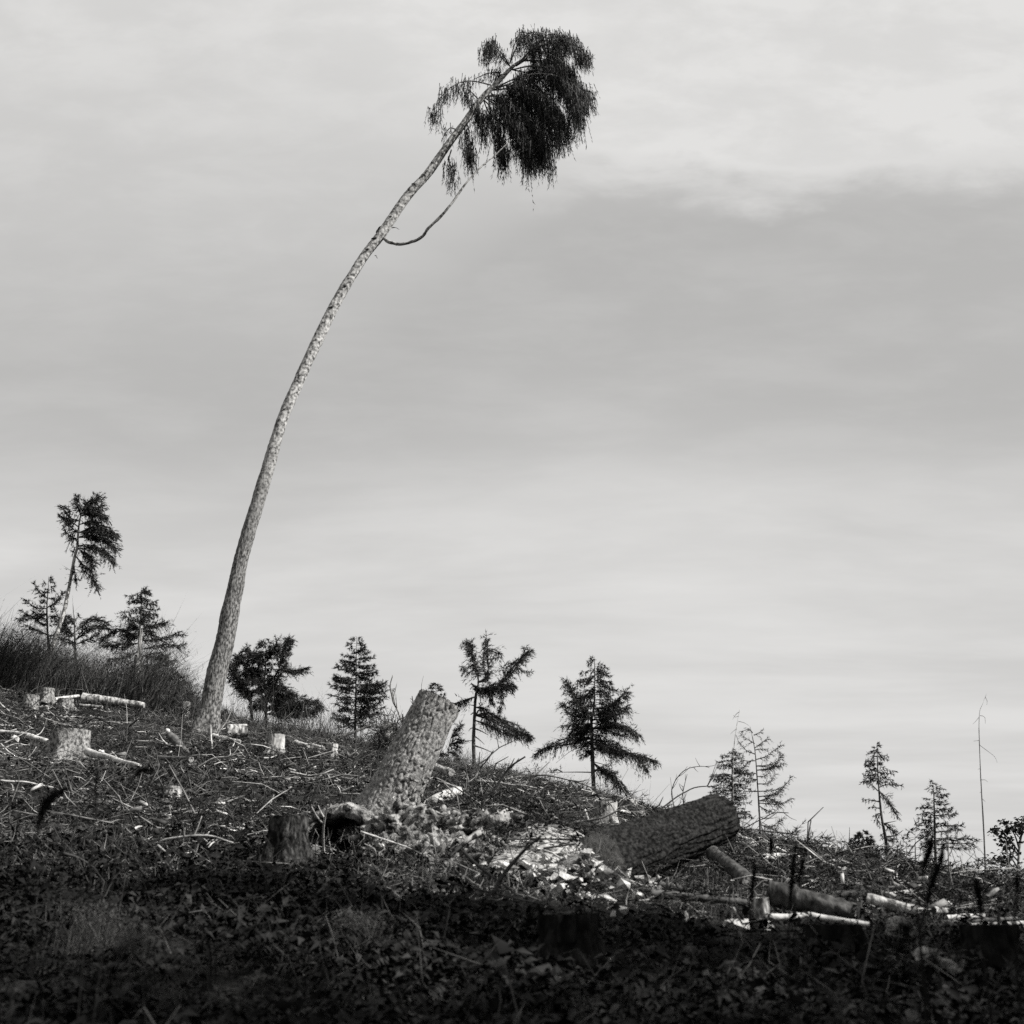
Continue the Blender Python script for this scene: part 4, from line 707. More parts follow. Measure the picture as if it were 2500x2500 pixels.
ST = [('large angular white stone under the butt of the fallen log', 1520, 2162, 40, 24), ('bright slanting white stone right of the fallen log butt', 1552, 2182, 30, 34), ('white stone low on the mound below the log butt', 1518, 2222, 36, 28), ('flat white stone on the mound left of the log butt', 1480, 2192, 40, 16),
      ('rounded pale stone shaded by leaves on the mound', 1366, 2176, 44, 26), ('white stone in the middle of the soil mound', 1282, 2108, 40, 22), ('white stone just right of the middle mound stone', 1298, 2122, 22, 22), ('pale rounded stone high on the mound', 1346, 2124, 30, 14), ('pale stone beside the dark stick on the mound crest', 1305, 2063, 18, 12), ('white stone on the mound crest left', 1242, 2050, 18, 10), ('pale stone at the mound left crest', 1264, 2054, 18, 10), ('small stone at the far left of the mound crest', 1215, 2051, 16, 9),
      ('white stone lying in shaded leaves left of the mound', 968, 2188, 46, 22), ('small white stone right of the lone white stone', 1058, 2178, 16, 8), ('big round white stone with dark leaf at right', 1798, 2254, 58, 30), ('upright pale stone at the shade edge', 1674, 2242, 18, 32), ('flat pale stone left of the upright stone', 1645, 2258, 46, 14), ('pale stone catching light at the big shaded stump foot', 1486, 2338, 28, 36), ('small pale stone left of the wide bark stump', 37, 1803, 24, 16), ('pale stone by the short split log at left', 72, 1797, 22, 12), ('white stone below the mossy left stump', 113, 1731, 14, 12), ('small pale stone right of the wide bark stump', 249, 1834, 18, 10),
      ('pale slab leaning on the crest right of the square-cut stump', 1546, 1962, 20, 24), ('pale stone far right on the shaded slope', 1500, 2232, 20, 14)]
for l, x, y, w, h in ST: stone(l, x, y, w, h)
for q in range(100):
    x, y = rng.normal(1340, 95), rng.normal(2125, 45)
    if y < 2045 + abs(x - 1300) * .1 or y > 2215: continue
    w = rng.uniform(7, 24) if q % 3 else rng.uniform(18, 34); stone('small pale stone strewn on the bare soil mound', x, y, w, w * rng.uniform(.5, .8), group='small stones on the soil mound')

# ------------------------------------------------------------------ branches and sticks lying about
def stick(label, pts, w, m, D=None, name='branch', spread=.15, rad=None, forks=0, taper=.45):
    lo = max(pts, key=lambda p: p[1]); D = D or gdepth(lo[0], lo[1] + 8); k = mpp(D); d1 = rng.uniform(-spread, spread) * len(pts)
    P3 = [at(x, y, D - .05 + d1 * i / len(pts)) for i, (x, y) in enumerate(pts)]; ln = np.linalg.norm(P3[-1] - P3[0]); n = 20; P = smoothpath(P3, n); P += (np.stack([vnoise(P * 5, s) for s in (1, 2, 3)], -1) - .5) * ln * .03
    a = Acc(); tube(a, P, np.linspace(w * .5 * k, w * .5 * k * taper, n), 7, disp=barkdisp(18, w * k * .06))
    if forks:
        root = thing(name, label, 'branch', onground(P[np.argmin(P[:, 2])])); mkobj('stem', a, m, root)
        for q in range(forks):
            i = rng.integers(4, 18); t = nrm(P[min(i + 1, n - 1)] - P[i]); dd = nrm(t * .8 + rng.normal(0, .6, 3)); l2 = ln * rng.uniform(.12, .3); b = Acc()
            tube(b, smoothpath([P[i], P[i] + dd * l2 * .5, P[i] + dd * l2 + Z3 * l2 * .15], 7), np.linspace(w * .3 * k, w * .1 * k, 7), 5); mkobj('twig', b, m, root)
        return root
    o = mkobj(name, a, m, origin=onground(P[np.argmin(P[:, 2])])); return tag(o, label, 'branch')
stick('pale upright stick at the tall trunk foot', [(517, 1834), (516, 1800), (515, 1770)], 5, 'stick_pale')
stick('long pale curved branch right of the split log', [(479, 1877), (520, 1853), (555, 1847), (592, 1838)], 6, 'stick_pale', forks=2)
stick('long thin pale stick across the lower left slope', [(0, 1906), (70, 1912), (146, 1926), (190, 1938)], 5, 'stick_pale')
stick('pale arched branch over the dark hollow at left', [(375, 2064), (410, 2050), (466, 2040), (518, 2041), (570, 2058)], 7, 'stick_pale', forks=3)
stick('dark-tipped stick dropping from the arched branch', [(385, 2064), (410, 2085), (437, 2110)], 6, 'stick_grey', forks=1)
stick('pale wavy root in the leaves below the arched branch', [(362, 2103), (390, 2106), (421, 2113), (460, 2112), (502, 2114)], 5, 'stick_grey')
stick('dark stick lying in leaves at the lower left', [(155, 2083), (195, 2098), (235, 2122), (262, 2138)], 7, 'stick_dark')
stick('curved pale twig hoop at the left edge', [(2, 1815), (25, 1838), (55, 1853), (72, 1845), (88, 1823)], 3.4, 'stick_pale')
stick('straight pale stick crossing the left stones', [(10, 1815), (45, 1798), (78, 1776)], 3.6, 'stick_pale')
stick('thin pale stick left of the wide bark stump', [(80, 1798), (98, 1790), (108, 1775)], 2.6, 'stick_pale')
stick('thin grey stick below the mossy left stump', [(106, 1740), (130, 1744), (152, 1752)], 4, 'stick_grey')
stick('long thin stick above the wide bark stump', [(218, 1764), (250, 1762), (315, 1764), (338, 1758)], 2.6, 'stick_pale')
stick('short white stick standing in dark leaves', [(660, 1964), (664, 1952), (669, 1941)], 4.5, 'white_wood')
stick('pale broken stick standing in the root hollow mouth', [(792, 2104), (790, 2060), (789, 2020), (796, 1985), (801, 1966)], 7, 'stick_pale', D=12.0, forks=2)
stick('dark branch slanting down from the root clump', [(846, 1888), (875, 1850), (895, 1822), (908, 1805)], 7, 'stick_dark', spread=.02)
stick('dark bough crossing chips below the small white stump', [(735, 1882), (765, 1868), (788, 1848), (802, 1836)], 7, 'stick_dark')
stick('grey branch curving below the small white stump', [(752, 1902), (775, 1897), (795, 1886), (815, 1878)], 6, 'stick_grey')
stick('pale bright stick left of the leaning trunk base', [(836, 1932), (850, 1927), (862, 1920)], 7, 'white_wood')
stick('thin horizontal stick left of the leaning trunk base', [(826, 1937), (850, 1937), (880, 1938)], 3.5, 'stick_pale')
stick('dead crooked twig against the sky left of the leaning trunk', [(988, 1780), (972, 1740), (958, 1705), (953, 1675), (959, 1650)], 5, 'stick_grey', D=31, forks=6)
stick('thin crooked dead twig beside the leaning trunk top', [(1010, 1735), (1008, 1715), (1006, 1700)], 3.5, 'stick_dark', D=30, forks=4)
stick('dark knobby stub on the root clump', [(988, 1785), (984, 1765), (983, 1744)], 7, 'stick_dark', D=30)
stick('hair-thin twig above the leaning trunk', [(1030, 1700), (1029, 1675), (1034, 1650)], 1.2, 'stick_dark', D=31)
stick('thick dark branch rising right of the forked spruce stem', [(1189, 1966), (1205, 1930), (1238, 1882), (1283, 1847)], 8, 'stick_dark', D=22, spread=.3, forks=3)
stick('thin branch rising across the forked spruce stem', [(1140, 1885), (1180, 1860), (1210, 1832), (1255, 1806)], 4, 'stick_dark', D=27, forks=2)
stick('slim leaning stick right of the forked spruce foot', [(1165, 1888), (1185, 1860), (1205, 1832)], 4, 'stick_dark', D=26)
stick('upright stick below the forked spruce foot', [(1180, 1952), (1174, 1920), (1170, 1887)], 4, 'stick_grey', D=22)
stick('long arching dark bramble cane on the centre crest', [(1243, 1892), (1320, 1893), (1400, 1908), (1470, 1932)], 4, 'stick_dark', D=28, forks=5)
stick('long level branch across the centre brush', [(1220, 1945), (1300, 1945), (1400, 1944), (1505, 1945)], 6, 'stick_dark', D=24, forks=3)
stick('grey branch lying level left in the centre brush', [(1163, 1906), (1230, 1912), (1290, 1920), (1310, 1924)], 6, 'stick_grey', D=23, forks=2)
stick('pale stick fanning left in the centre brush heap', [(1240, 1977), (1290, 1984), (1380, 1994)], 6, 'stick_pale', D=18)
stick('upper pale stick of the centre brush heap', [(1268, 1953), (1295, 1968), (1320, 1982)], 7, 'stick_pale', D=18.3)
stick('lower pale stick of the centre brush heap', [(1268, 1966), (1300, 1975), (1325, 1985)], 7, 'stick_pale', D=18.1)
stick('pale stick slanting up in the centre brush heap', [(1290, 1962), (1300, 1948), (1309, 1930)], 5, 'stick_grey', D=19)
stick('bright white sliver standing in the centre brush', [(1348, 1972), (1355, 1962), (1361, 1953)], 7, 'white_wood', D=19)
stick('dark pole slanting right through the centre brush', [(1312, 1950), (1345, 1985), (1390, 2030)], 6, 'stick_dark', D=16, forks=1)
stick('dark upright pole in the centre brush', [(1377, 2010), (1370, 1980), (1362, 1950)], 6, 'stick_dark', D=16.5)
stick('pale forked root stub above the stony mound', [(1274, 2046), (1300, 2025), (1312, 2003), (1325, 1985)], 10, 'stick_pale', D=14.5, forks=2)
stick('pale slanting stick left of the forked root stub', [(1243, 2040), (1255, 2020), (1268, 2002)], 6, 'stick_pale', D=14.8)
stick('thin slanting stick at the mound left crest', [(1228, 2035), (1240, 2018), (1252, 2000)], 5, 'stick_grey', D=14.9)
stick('thick dark blurred stick rising over the mound', [(1205, 2180), (1225, 2138), (1270, 2085), (1322, 2040)], 13, 'stick_dark', D=8.6, forks=1)
stick('dark stick sloping down across the mound to the right', [(1128, 2078), (1165, 2110), (1215, 2150), (1262, 2188)], 8, 'stick_dark', D=9.5)
stick('thin dark stick low across the mound foot', [(1090, 2150), (1150, 2166), (1250, 2192), (1330, 2208)], 7, 'stick_dark', D=9.5, forks=1)
stick('arched cane over the crest before the wispy larch', [(1605, 1990), (1640, 1955), (1690, 1925), (1740, 1920), (1790, 1935)], 4, 'stick_dark', D=30, forks=3)
stick('bent bare sapling arching on the crest', [(1650, 1985), (1640, 1930), (1665, 1885), (1705, 1870), (1732, 1876)], 2.6, 'stick_dark', D=32, forks=7)
stick('thin sapling with side twigs left of the wispy larch', [(1672, 1985), (1668, 1940), (1678, 1890)], 2.6, 'stick_dark', D=33, forks=9)
stick('long bare branch pointing right below the upswept larch', [(1780, 2022), (1840, 2027), (1900, 2033), (1952, 2038)], 5, 'stick_dark', D=26, forks=3)
stick('curved thin branch above the long bare branch', [(1800, 2030), (1850, 2005), (1890, 1985), (1925, 1984)], 3, 'stick_dark', D=29, forks=3)
stick('dark upright stake on the right crest', [(1971, 2068), (1975, 2030), (1980, 2002)], 5, 'stick_dark', D=24)
stick('dark branch pointing right from the upturned root', [(1981, 2069), (2005, 2076), (2038, 2083)], 6, 'stick_dark', D=24, forks=2)
stick('dark branch falling left from the upturned root', [(1888, 2042), (1915, 2058), (1945, 2076)], 6, 'stick_dark', D=24, forks=2)
stick('bent dark stick hanging below the upturned root', [(2010, 2155), (2004, 2120), (1995, 2095), (1985, 2075)], 5, 'stick_dark', D=21)
stick('level dark stick below the upturned root', [(1940, 2116), (1970, 2117), (2005, 2118)], 5, 'stick_dark', D=20)
stick('long dark branch level above the mossy log', [(1850, 2142), (1930, 2148), (1990, 2158), (2080, 2152)], 8, 'stick_dark', D=17, forks=5)
stick('thin branch rising right over the brush slope', [(2050, 2172), (2070, 2155), (2088, 2132), (2100, 2115)], 5, 'stick_dark', D=17, forks=4)
stick('pale straight stick leaning down to the white branch', [(2050, 2175), (2085, 2208), (2128, 2256)], 5, 'stick_grey', D=14)
stick('dark pole slanting across the large pale log', [(2158, 2160), (2172, 2185), (2190, 2212)], 6, 'stick_dark', D=14.5)
stick('pale stick slanting left below the fallen log tip', [(1700, 2105), (1712, 2090), (1720, 2080)], 5, 'stick_pale', D=18)
stick('straight pale stick rising under the fallen log', [(1720, 2134), (1730, 2105), (1738, 2075)], 4.5, 'stick_pale', D=17)
stick('thin branch crossing the thick mossy slope log', [(1700, 2112), (1760, 2124), (1840, 2140), (1900, 2142)], 5, 'stick_dark', D=17, forks=4)
stick('pale stick pair member along the slope right of the mossy slope log', [(1797, 2098), (1812, 2118), (1826, 2130)], 4, 'stick_pale', D=18)
stick('grey stick sloping at the shade edge below the weathered beam', [(1690, 2230), (1715, 2245), (1748, 2264)], 4, 'stick_grey', D=11)
stick('thin grey stick in shade right of the big stump', [(1538, 2425), (1552, 2395), (1566, 2362)], 5, 'stick_grey', D=8)
stick('leaning grey post against the broad dark flat stump', [(2116, 2345), (2108, 2305), (2099, 2275)], 15, 'grey_wood', D=9.5, taper=.9)
stick('pale twig bundle stick left of the long white branch', [(1735, 2236), (1750, 2240), (1762, 2242)], 4, 'stick_pale', D=12)

# ------------------------------------------------------------------ dark blurred seed stalks close to the camera
def stalk(label, pts, D, fuzz, wd=5, name='seed_stalk', head=.6):
    k = mpp(D); P3 = [at(x, y, D) for x, y in pts]; b = P3[-1].copy(); b[2] = gh(b[0], b[1]) - .03; b[0] += rng.normal(0, .03)
    if b[2] < P3[-1][2]: P3.append(b)
    P = smoothpath(P3, 36); root = thing(name, label, 'plant', onground(P[-1])); a = Acc(); tube(a, P, np.linspace(wd * .4 * k, wd * .6 * k, 36), 6); mkobj('stem', a, 'stalk', root)
    h = Acc(); n = 420; i = rng.uniform(0, head, n); c = np.stack([np.interp(i, np.linspace(0, 1, 36), P[:, q]) for q in range(3)], 1); rr = 1.45 * fuzz * k * (.35 + .65 * np.sin(np.clip(i / head, .02, .98) * math.pi) ** .5)
    d = nrm(rng.normal(0, 1, (n, 3)) + Z3 * .4); leaves(h, c, d, rng.normal(0, 1, (n, 3)), rr * rng.uniform(.5, 1.1, n), rr * .45); mkobj('seed_head', h, 'stalk', root, smooth=False)
stalk('dark blurred stalk arching left at the lower left', [(165, 1927), (135, 1940), (112, 1965), (98, 2000), (88, 2050), (70, 2120)], 4.6, 12, 4)
stalk('thin blurred arching stalk above the squat pale stump', [(376, 1886), (350, 1880), (330, 1895), (312, 1918), (300, 1960), (290, 2040)], 5.2, 7, 3, head=.35)
stalk('faint thin stalk between the two left arching stalks', [(238, 1880), (236, 1910), (232, 1960), (228, 2050)], 5.2, 5, 3)
stalk('blurred stalk beside the mottled upright stump', [(1843, 2115), (1839, 2150), (1834, 2190), (1832, 2260)], 5.2, 7, 4)
stalk('short blurred stalk before the bright hollow log', [(1883, 2045), (1882, 2080), (1880, 2115), (1878, 2200)], 5.4, 6, 3, head=.3)
stalk('tall blurred stalk before the mossy log', [(1943, 2062), (1938, 2110), (1932, 2160), (1929, 2220), (1925, 2320)], 5.0, 8, 4)
stalk('twin blurred stalk right of the tall one', [(1962, 2095), (1955, 2130), (1946, 2170), (1940, 2240)], 5.2, 6, 3, head=.4)
stalk('fat blurred stalk before the dark layered spruce', [(2304, 2058), (2297, 2098), (2281, 2144), (2267, 2186), (2255, 2240), (2248, 2320)], 5.0, 9, 6)
stalk('blurred stalk just left of the fat one', [(2272, 2050), (2268, 2085), (2258, 2110), (2250, 2160), (2240, 2240)], 5.4, 8, 4, head=.5)
stalk('blurred club stalk against the sky at right', [(2383, 2147), (2388, 2180), (2394, 2220), (2399, 2270), (2402, 2340)], 4.8, 8, 5, head=.5)
stalk('pale blurred stalk before the broadleaf tree', [(2482, 2138), (2484, 2170), (2482, 2215), (2478, 2300)], 4.8, 6, 5, head=.3)
for i, (x0, y0, x1, y1, x2, y2) in enumerate([(2430, 2131, 2418, 2160, 2410, 2180), (2462, 2140, 2456, 2160, 2453, 2185), (2445, 2160, 2433, 2168, 2430, 2185)]):
    stalk(['slanting seed spike on the right crest beside the bare pole', 'upright seed spike on the right crest nearest the broadleaf tree', 'low curling seed spike on the right crest'][i], [(x0, y0), (x1, y1), (x2, y2)], 26, 5, 2.5, name='seed_spike', head=.7)
def tuft(label, cx, cy, w, h, D, m='grass_pale', n=900):
    D = gdepth(cx, min(cy, 2496))
    k = mpp(D); b = at(cx, cy, D); b = onground(b); top = at(cx, cy - h, D)[2]; Hh = max(top - b[2], .1); root_p = b; a = Acc(); B = b + rng.normal(0, w * k * .24, (n, 3)) * np.array([1, 1, .0]); D_ = nrm(rng.normal(0, .26, (n, 3)) * np.array([1.2, 1.2, .4]) + Z3 + np.array([.15, 0, 0]))
    bent(a, B, D_, Hh * rng.uniform(.2, 1.0, n) ** 1.2, rng.uniform(.5, 1.1, n) * 1.4 * k, rng.normal(0, .22, (n, 3))); e = B + D_ * Hh * rng.uniform(.6, 1.0, (n, 1)); blades(a, e, nrm(rng.normal(0, 1, (n, 3)) + Z3), 7 * k * rng.uniform(.5, 1.2, n), 2 * k * np.ones(n))
    tag(mkobj('dry_tuft', a, m, origin=b, smooth=False), label, 'grass tuft')
tuft('pale wispy tuft in the dark foreground at lower left', 220, 2330, 130, 130, 6.0); tuft('pale wispy tuft in the dark foreground left of centre', 865, 2330, 110, 110, 6.2); tuft('faint wispy tuft at the bottom left corner', 375, 2500, 110, 90, 4.6)
tuft('small wispy tuft right of the lower left tuft', 320, 2350, 70, 100, 6.0, n=400); tuft('fluffy dry tuft above the squat pale stump', 478, 1925, 60, 34, gdepth(478, 1925), 'grass', 700); tuft('faint dry tuft at the bottom centre', 1450, 2500, 100, 70, 4.8)

# ------------------------------------------------------------------ uncountable cover: leaves, litter, grass, brush
def scatter(n, y0, y1, c0=-350, c1=2850, power=1.0):
    Y = y0 + (y1 - y0) * rng.uniform(0, 1, n) ** power; X = (rng.uniform(c0, c1, n) - 1250) / F * Y * 1.05
    P = np.stack([X, Y, gh(X, Y)], 1); return P
def stuff(name, acc, m, label, smooth=False): return tag(mkobj(name, acc, m, smooth=smooth), label, kind='stuff')
def pn(P, s, sd): return vnoise(np.stack([P[:, 0], P[:, 1], 0 * P[:, 0]], 1) * s, sd)
def colrow(P):
    d = P - EYE; f = d @ FWD; return 1250 + F * d[:, 0] / f, 1250 - F * (d @ UP) / f
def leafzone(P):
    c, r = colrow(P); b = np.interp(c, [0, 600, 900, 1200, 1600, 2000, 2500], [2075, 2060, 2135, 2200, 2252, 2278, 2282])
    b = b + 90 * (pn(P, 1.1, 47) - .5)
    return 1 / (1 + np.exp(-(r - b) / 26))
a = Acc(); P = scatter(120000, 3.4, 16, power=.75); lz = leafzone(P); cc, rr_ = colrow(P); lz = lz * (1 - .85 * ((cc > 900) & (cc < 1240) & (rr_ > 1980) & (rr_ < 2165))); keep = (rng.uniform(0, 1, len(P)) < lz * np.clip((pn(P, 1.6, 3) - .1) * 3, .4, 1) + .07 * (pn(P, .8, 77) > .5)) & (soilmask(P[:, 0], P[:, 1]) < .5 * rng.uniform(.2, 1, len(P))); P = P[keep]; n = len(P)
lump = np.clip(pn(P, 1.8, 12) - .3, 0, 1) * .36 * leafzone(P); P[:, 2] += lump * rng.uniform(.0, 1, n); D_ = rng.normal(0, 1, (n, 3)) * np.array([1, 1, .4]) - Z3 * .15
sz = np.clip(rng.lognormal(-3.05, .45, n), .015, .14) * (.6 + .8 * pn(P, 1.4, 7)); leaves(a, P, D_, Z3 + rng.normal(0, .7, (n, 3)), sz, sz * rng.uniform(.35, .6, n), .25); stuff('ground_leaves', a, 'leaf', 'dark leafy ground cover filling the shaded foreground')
a = Acc(); P = scatter(6000, 3.4, 13, power=.8); P = P[rng.uniform(0, 1, len(P)) < leafzone(P) * (pn(P, 1.3, 33) > .45)]; n0 = len(P); up = rng.uniform(.06, .20, n0); B = P; Dd = nrm(rng.normal(0, .3, (n0, 3)) + Z3); bent(a, B, Dd, up, np.full(n0, .006), rng.normal(0, .15, (n0, 3)))
idx = np.repeat(np.arange(n0), 8); t = rng.uniform(.3, 1, len(idx)); LP = B[idx] + Dd[idx] * (up[idx] * t)[:, None]; leaves(a, LP, rng.normal(0, 1, (len(idx), 3)) * np.array([1, 1, .4]), Z3 + rng.normal(0, .5, (len(idx), 3)), rng.uniform(.05, .12, len(idx)), rng.uniform(.02, .05, len(idx)), .35); stuff('leafy_weeds', a, 'leaf', 'low leafy weeds standing in the shaded foreground')
a = Acc(); P = scatter(5000, 3.6, 13, power=.8); n = len(P); D_ = nrm(rng.normal(0, .6, (n, 3)) + Z3); bent(a, P, D_, rng.uniform(.08, .30, n), rng.uniform(.003, .008, n), rng.normal(0, .45, (n, 3)) - Z3 * .3); stuff('arched_grass', a, 'leaf', 'thin arched grass stems in the foreground')
a = Acc(); P = scatter(150000, 12, 37, power=.9); cc, rr_ = colrow(P); dark = np.exp(-((cc - 560) / 330) ** 2 - ((rr_ - 1915) / 55) ** 2); keep = (pn(P, .6, 21) * .6 + pn(P, 1.7, 22) * .4 + dark * .5 > .52); P = P[keep]; n = len(P); P[:, 2] += rng.uniform(0, .22, n) * pn(P, 1.1, 4)
sz = rng.uniform(.03, .09, n); leaves(a, P, rng.normal(0, 1, (n, 3)) * np.array([1, 1, .4]), Z3 + rng.normal(0, .8, (n, 3)), sz, sz * .55, .2); stuff('bramble_leaves', a, 'leaf_lit', 'patches of low bramble leaves over the slope')
a = Acc(); P = scatter(80000, 9.5, 39, power=.9); P = P[soilmask(P[:, 0], P[:, 1]) < .35]; n = len(P); P[:, 2] += rng.uniform(0, .10, n) * pn(P, .9, 8); D_ = nrm(rng.normal(0, 1, (n, 3)) * np.array([1, 1, .5])); sticks(a, P, D_, rng.exponential(.09, n) + .04, rng.uniform(.002, .006, n), rng.normal(0, .09, (n, 3))); stuff('twig_litter', a, 'litter', 'dense litter of broken twigs over the cleared slope')
a = Acc(); P = scatter(9000, 11, 39, power=.9); P = P[pn(P, .8, 31) > .45]; n = len(P); P[:, 2] += rng.uniform(0, .12, n); D_ = nrm(rng.normal(0, 1, (n, 3)) * np.array([1, 1, .4])); sticks(a, P, D_, rng.exponential(.10, n) + .04, rng.uniform(.004, .014, n), rng.normal(0, .05, (n, 3))); stuff('pale_twigs', a, 'litter_pale', 'bleached twigs and wood splinters strewn on the slope')
a = Acc(); P = scatter(5200, 13, 37); P = P[(pn(P, .5, 41) > .5)]; n = len(P); P[:, 2] += rng.uniform(.0, .22, n); D_ = nrm(rng.normal(0, 1, (n, 3)) * np.array([1, 1, .55])); sticks(a, P, D_, rng.uniform(.2, .75, n), rng.uniform(.003, .010, n), rng.normal(0, .10, (n, 3))); stuff('brushwood', a, 'litter', 'tangled heaps of longer cut brushwood')
a = Acc(); P = scatter(120000, 9.5, 38.5, power=.85); P = P[(pn(P, .9, 51) > .38) & (soilmask(P[:, 0], P[:, 1]) < .25)]; n = len(P); D_ = nrm(rng.normal(0, .7, (n, 3)) + Z3 * .7); bent(a, P, D_, rng.uniform(.05, .24, n), rng.uniform(.003, .009, n), rng.normal(0, .4, (n, 3)) - Z3 * .2); stuff('dry_grass', a, 'grass', 'short dry grass and heather between the debris')
a = Acc(); P = scatter(16000, 29, 38); P = P[pn(P, .7, 61) > .42]; n = len(P); D_ = nrm(rng.normal(0, .35, (n, 3)) + Z3); cc, rr_ = colrow(P); bent(a, P, D_, rng.uniform(.1, .6, n) * pn(P, 1.0, 5) * 1.5 * np.interp(cc, [400, 500, 900, 1050, 1200], [1, 2.4, 2.2, 1.5, 1]), rng.uniform(.005, .012, n), rng.normal(0, .3, (n, 3))); stuff('crest_grass', a, 'thicket', 'wispy grass and thin stems along the crest')
# felling slash: dark needled boughs, heavier broken branches, bark and wood chips
HEAP = [(1270, 1985, 110, 45, 330), (1230, 1930, 130, 30, 220), (860, 1890, 130, 50, 220), (1960, 2110, 190, 40, 220), (2200, 2190, 260, 35, 380), (520, 1850, 180, 35, 150), (120, 1760, 160, 30, 110), (1560, 1990, 120, 15, 80), (2000, 2140, 300, 30, 160), (620, 2020, 170, 30, 160), (300, 1990, 200, 30, 90), (2350, 2215, 160, 25, 200)]
wa = Acc(); na = Acc(); ch = Acc()
for cx, cy, rx, ry, n in HEAP:
    px = rng.normal(cx, rx * .55, n); py = rng.normal(cy, ry * .5, n); c0 = at(cx, cy, 1.0); dC = gdepth(cx, cy)
    X, Y = [], []
    for x, y in zip(px[:40], py[:40]):
        g = gpt(x, y); X.append(g[0]); Y.append(g[1])
    ii = rng.integers(0, len(X), n); X = np.array(X)[ii] + rng.normal(0, .35, n); Y = np.array(Y)[ii] + rng.normal(0, .35, n)
    P = np.stack([X, Y, gh(X, Y) + rng.uniform(0, .24, n) * pn(np.stack([X, Y, X], 1), 1.2, 91)], 1)
    sticks(wa, P, nrm(rng.normal(0, 1, (n, 3)) * np.array([1, 1, .28])), rng.uniform(.2, .9, n) ** 1.4, (.004 + .016 * rng.uniform(0, 1, n) ** 2) * np.clip(dC / 20, .6, 1.3), rng.normal(0, .09, (n, 3)))
    SP, ST, SS, SL = [], [], [], []
    for q in range(n // 3):
        d = nrm(rng.normal(0, 1, 3) * np.array([1, 1, .3])); l = rng.uniform(.3, .9); t = np.linspace(0, 1, 6)[:, None]; Pt = P[q] + d * l * t - Z3 * .25 * l * t * t + Z3 * .08
        Qp, T, s_ = resample(Pt, .06); SP.append(Qp); ST.append(T); SS.append(s_); SL.append(np.full(len(Qp), .16))
    spray(na, *map(np.concatenate, (SP, ST, SS, SL)), .15, 7, .06, .012, 2)
    m = int(n * 1.1); B = P[rng.integers(0, n, m)] + rng.normal(0, .2, (m, 3)) * np.array([1, 1, .15]); sz = np.clip(rng.exponential(.018, m) + .010, 0, .09)
    u1 = nrm(rng.normal(0, 1, (m, 3)) * np.array([1, 1, .5])); u2 = nrm(np.cross(u1, rng.normal(0, 1, (m, 3)))); u3 = np.cross(u1, u2); V = []
    for a1, a2, a3 in ((-1, -1, -1), (1, -.8, -1), (1.1, 1, -1), (-.9, .7, -1), (-1, -1, 1), (1, -.8, 1), (1.1, 1, 1), (-.9, .7, 1)): V.append(B + u1 * (sz * a1)[:, None] + u2 * (sz * a2 * .35)[:, None] + u3 * (sz * a3 * .13)[:, None])
    V = np.stack(V, 1).reshape(-1, 3); f = np.array([[3, 2, 1, 0], [4, 5, 6, 7], [0, 1, 5, 4], [1, 2, 6, 5], [2, 3, 7, 6], [3, 0, 4, 7]])[None]; ch.add(V, (np.arange(m)[:, None, None] * 8 + f).reshape(-1, 4))
stuff('felling_slash', wa, 'slash', 'heaps of tangled broken branches left from felling'); stuff('needled_slash', na, 'needles', 'dark needled boughs lying among the felling waste'); stuff('wood_chips', ch, 'chip', 'pale wood chips and bark slabs among the felling waste')
# ferns and mixed stems in the shaded foreground
fe = Acc(); st_ = Acc(); P = scatter(420, 3.8, 11, power=.8); P = P[leafzone(P) > .5]
for p in P:
    for q in range(rng.integers(1, 5)):
        az = rng.uniform(0, 6.28); l = rng.uniform(.12, .42); t = np.linspace(0, 1, 12)[:, None]; o_ = np.array([math.cos(az), math.sin(az), 0])
        Pt = p + o_ * l * t + Z3 * l * (.75 * t - .7 * t * t); T = nrm(np.gradient(Pt, axis=0)); S = nrm(np.cross(T, Z3)); Pm = np.repeat(Pt[2:], 2, 0); Tm = np.repeat(T[2:], 2, 0); Sm = np.repeat(S[2:], 2, 0) * np.tile([1, -1], 10)[:, None]
        ln = l * .3 * np.repeat(np.sin(np.linspace(.5, 3.0, 10)), 2); leaves(fe, Pm, Tm * .4 + Sm - Z3 * .15, Z3 + rng.normal(0, .2, (20, 3)), ln, ln * .3)
stuff('ferns', fe, 'leaf', 'small fern fronds in the shaded foreground')
a = Acc(); P = scatter(900, 3.8, 11.5, power=.8); P = P[leafzone(P) > .4]; n = len(P); P[:, 2] += rng.uniform(0, .15, n); leaves(a, P, rng.normal(0, 1, (n, 3)) * np.array([1, 1, .4]), Z3 + rng.normal(0, .8, (n, 3)), np.clip(rng.lognormal(-2.6, .35, n), .03, .11), np.clip(rng.lognormal(-3.4, .35, n), .012, .05), .5); stuff('dead_leaves', a, 'dead_leaf', 'curled dead leaves among the foreground scrub')
a = Acc(); P = scatter(2600, 3.6, 12, power=.8); P = P[(leafzone(P) > .3) & (pn(P, 1.5, 99) > .5)]; n = len(P); D_ = nrm(rng.normal(0, .8, (n, 3)) + Z3 * .5); sticks(a, P, D_, rng.uniform(.1, .5, n), rng.uniform(.002, .006, n), rng.normal(0, .18, (n, 3))); stuff('scrub_stems', a, 'stem_dim', 'thin crooked scrub stems in the shaded foreground')
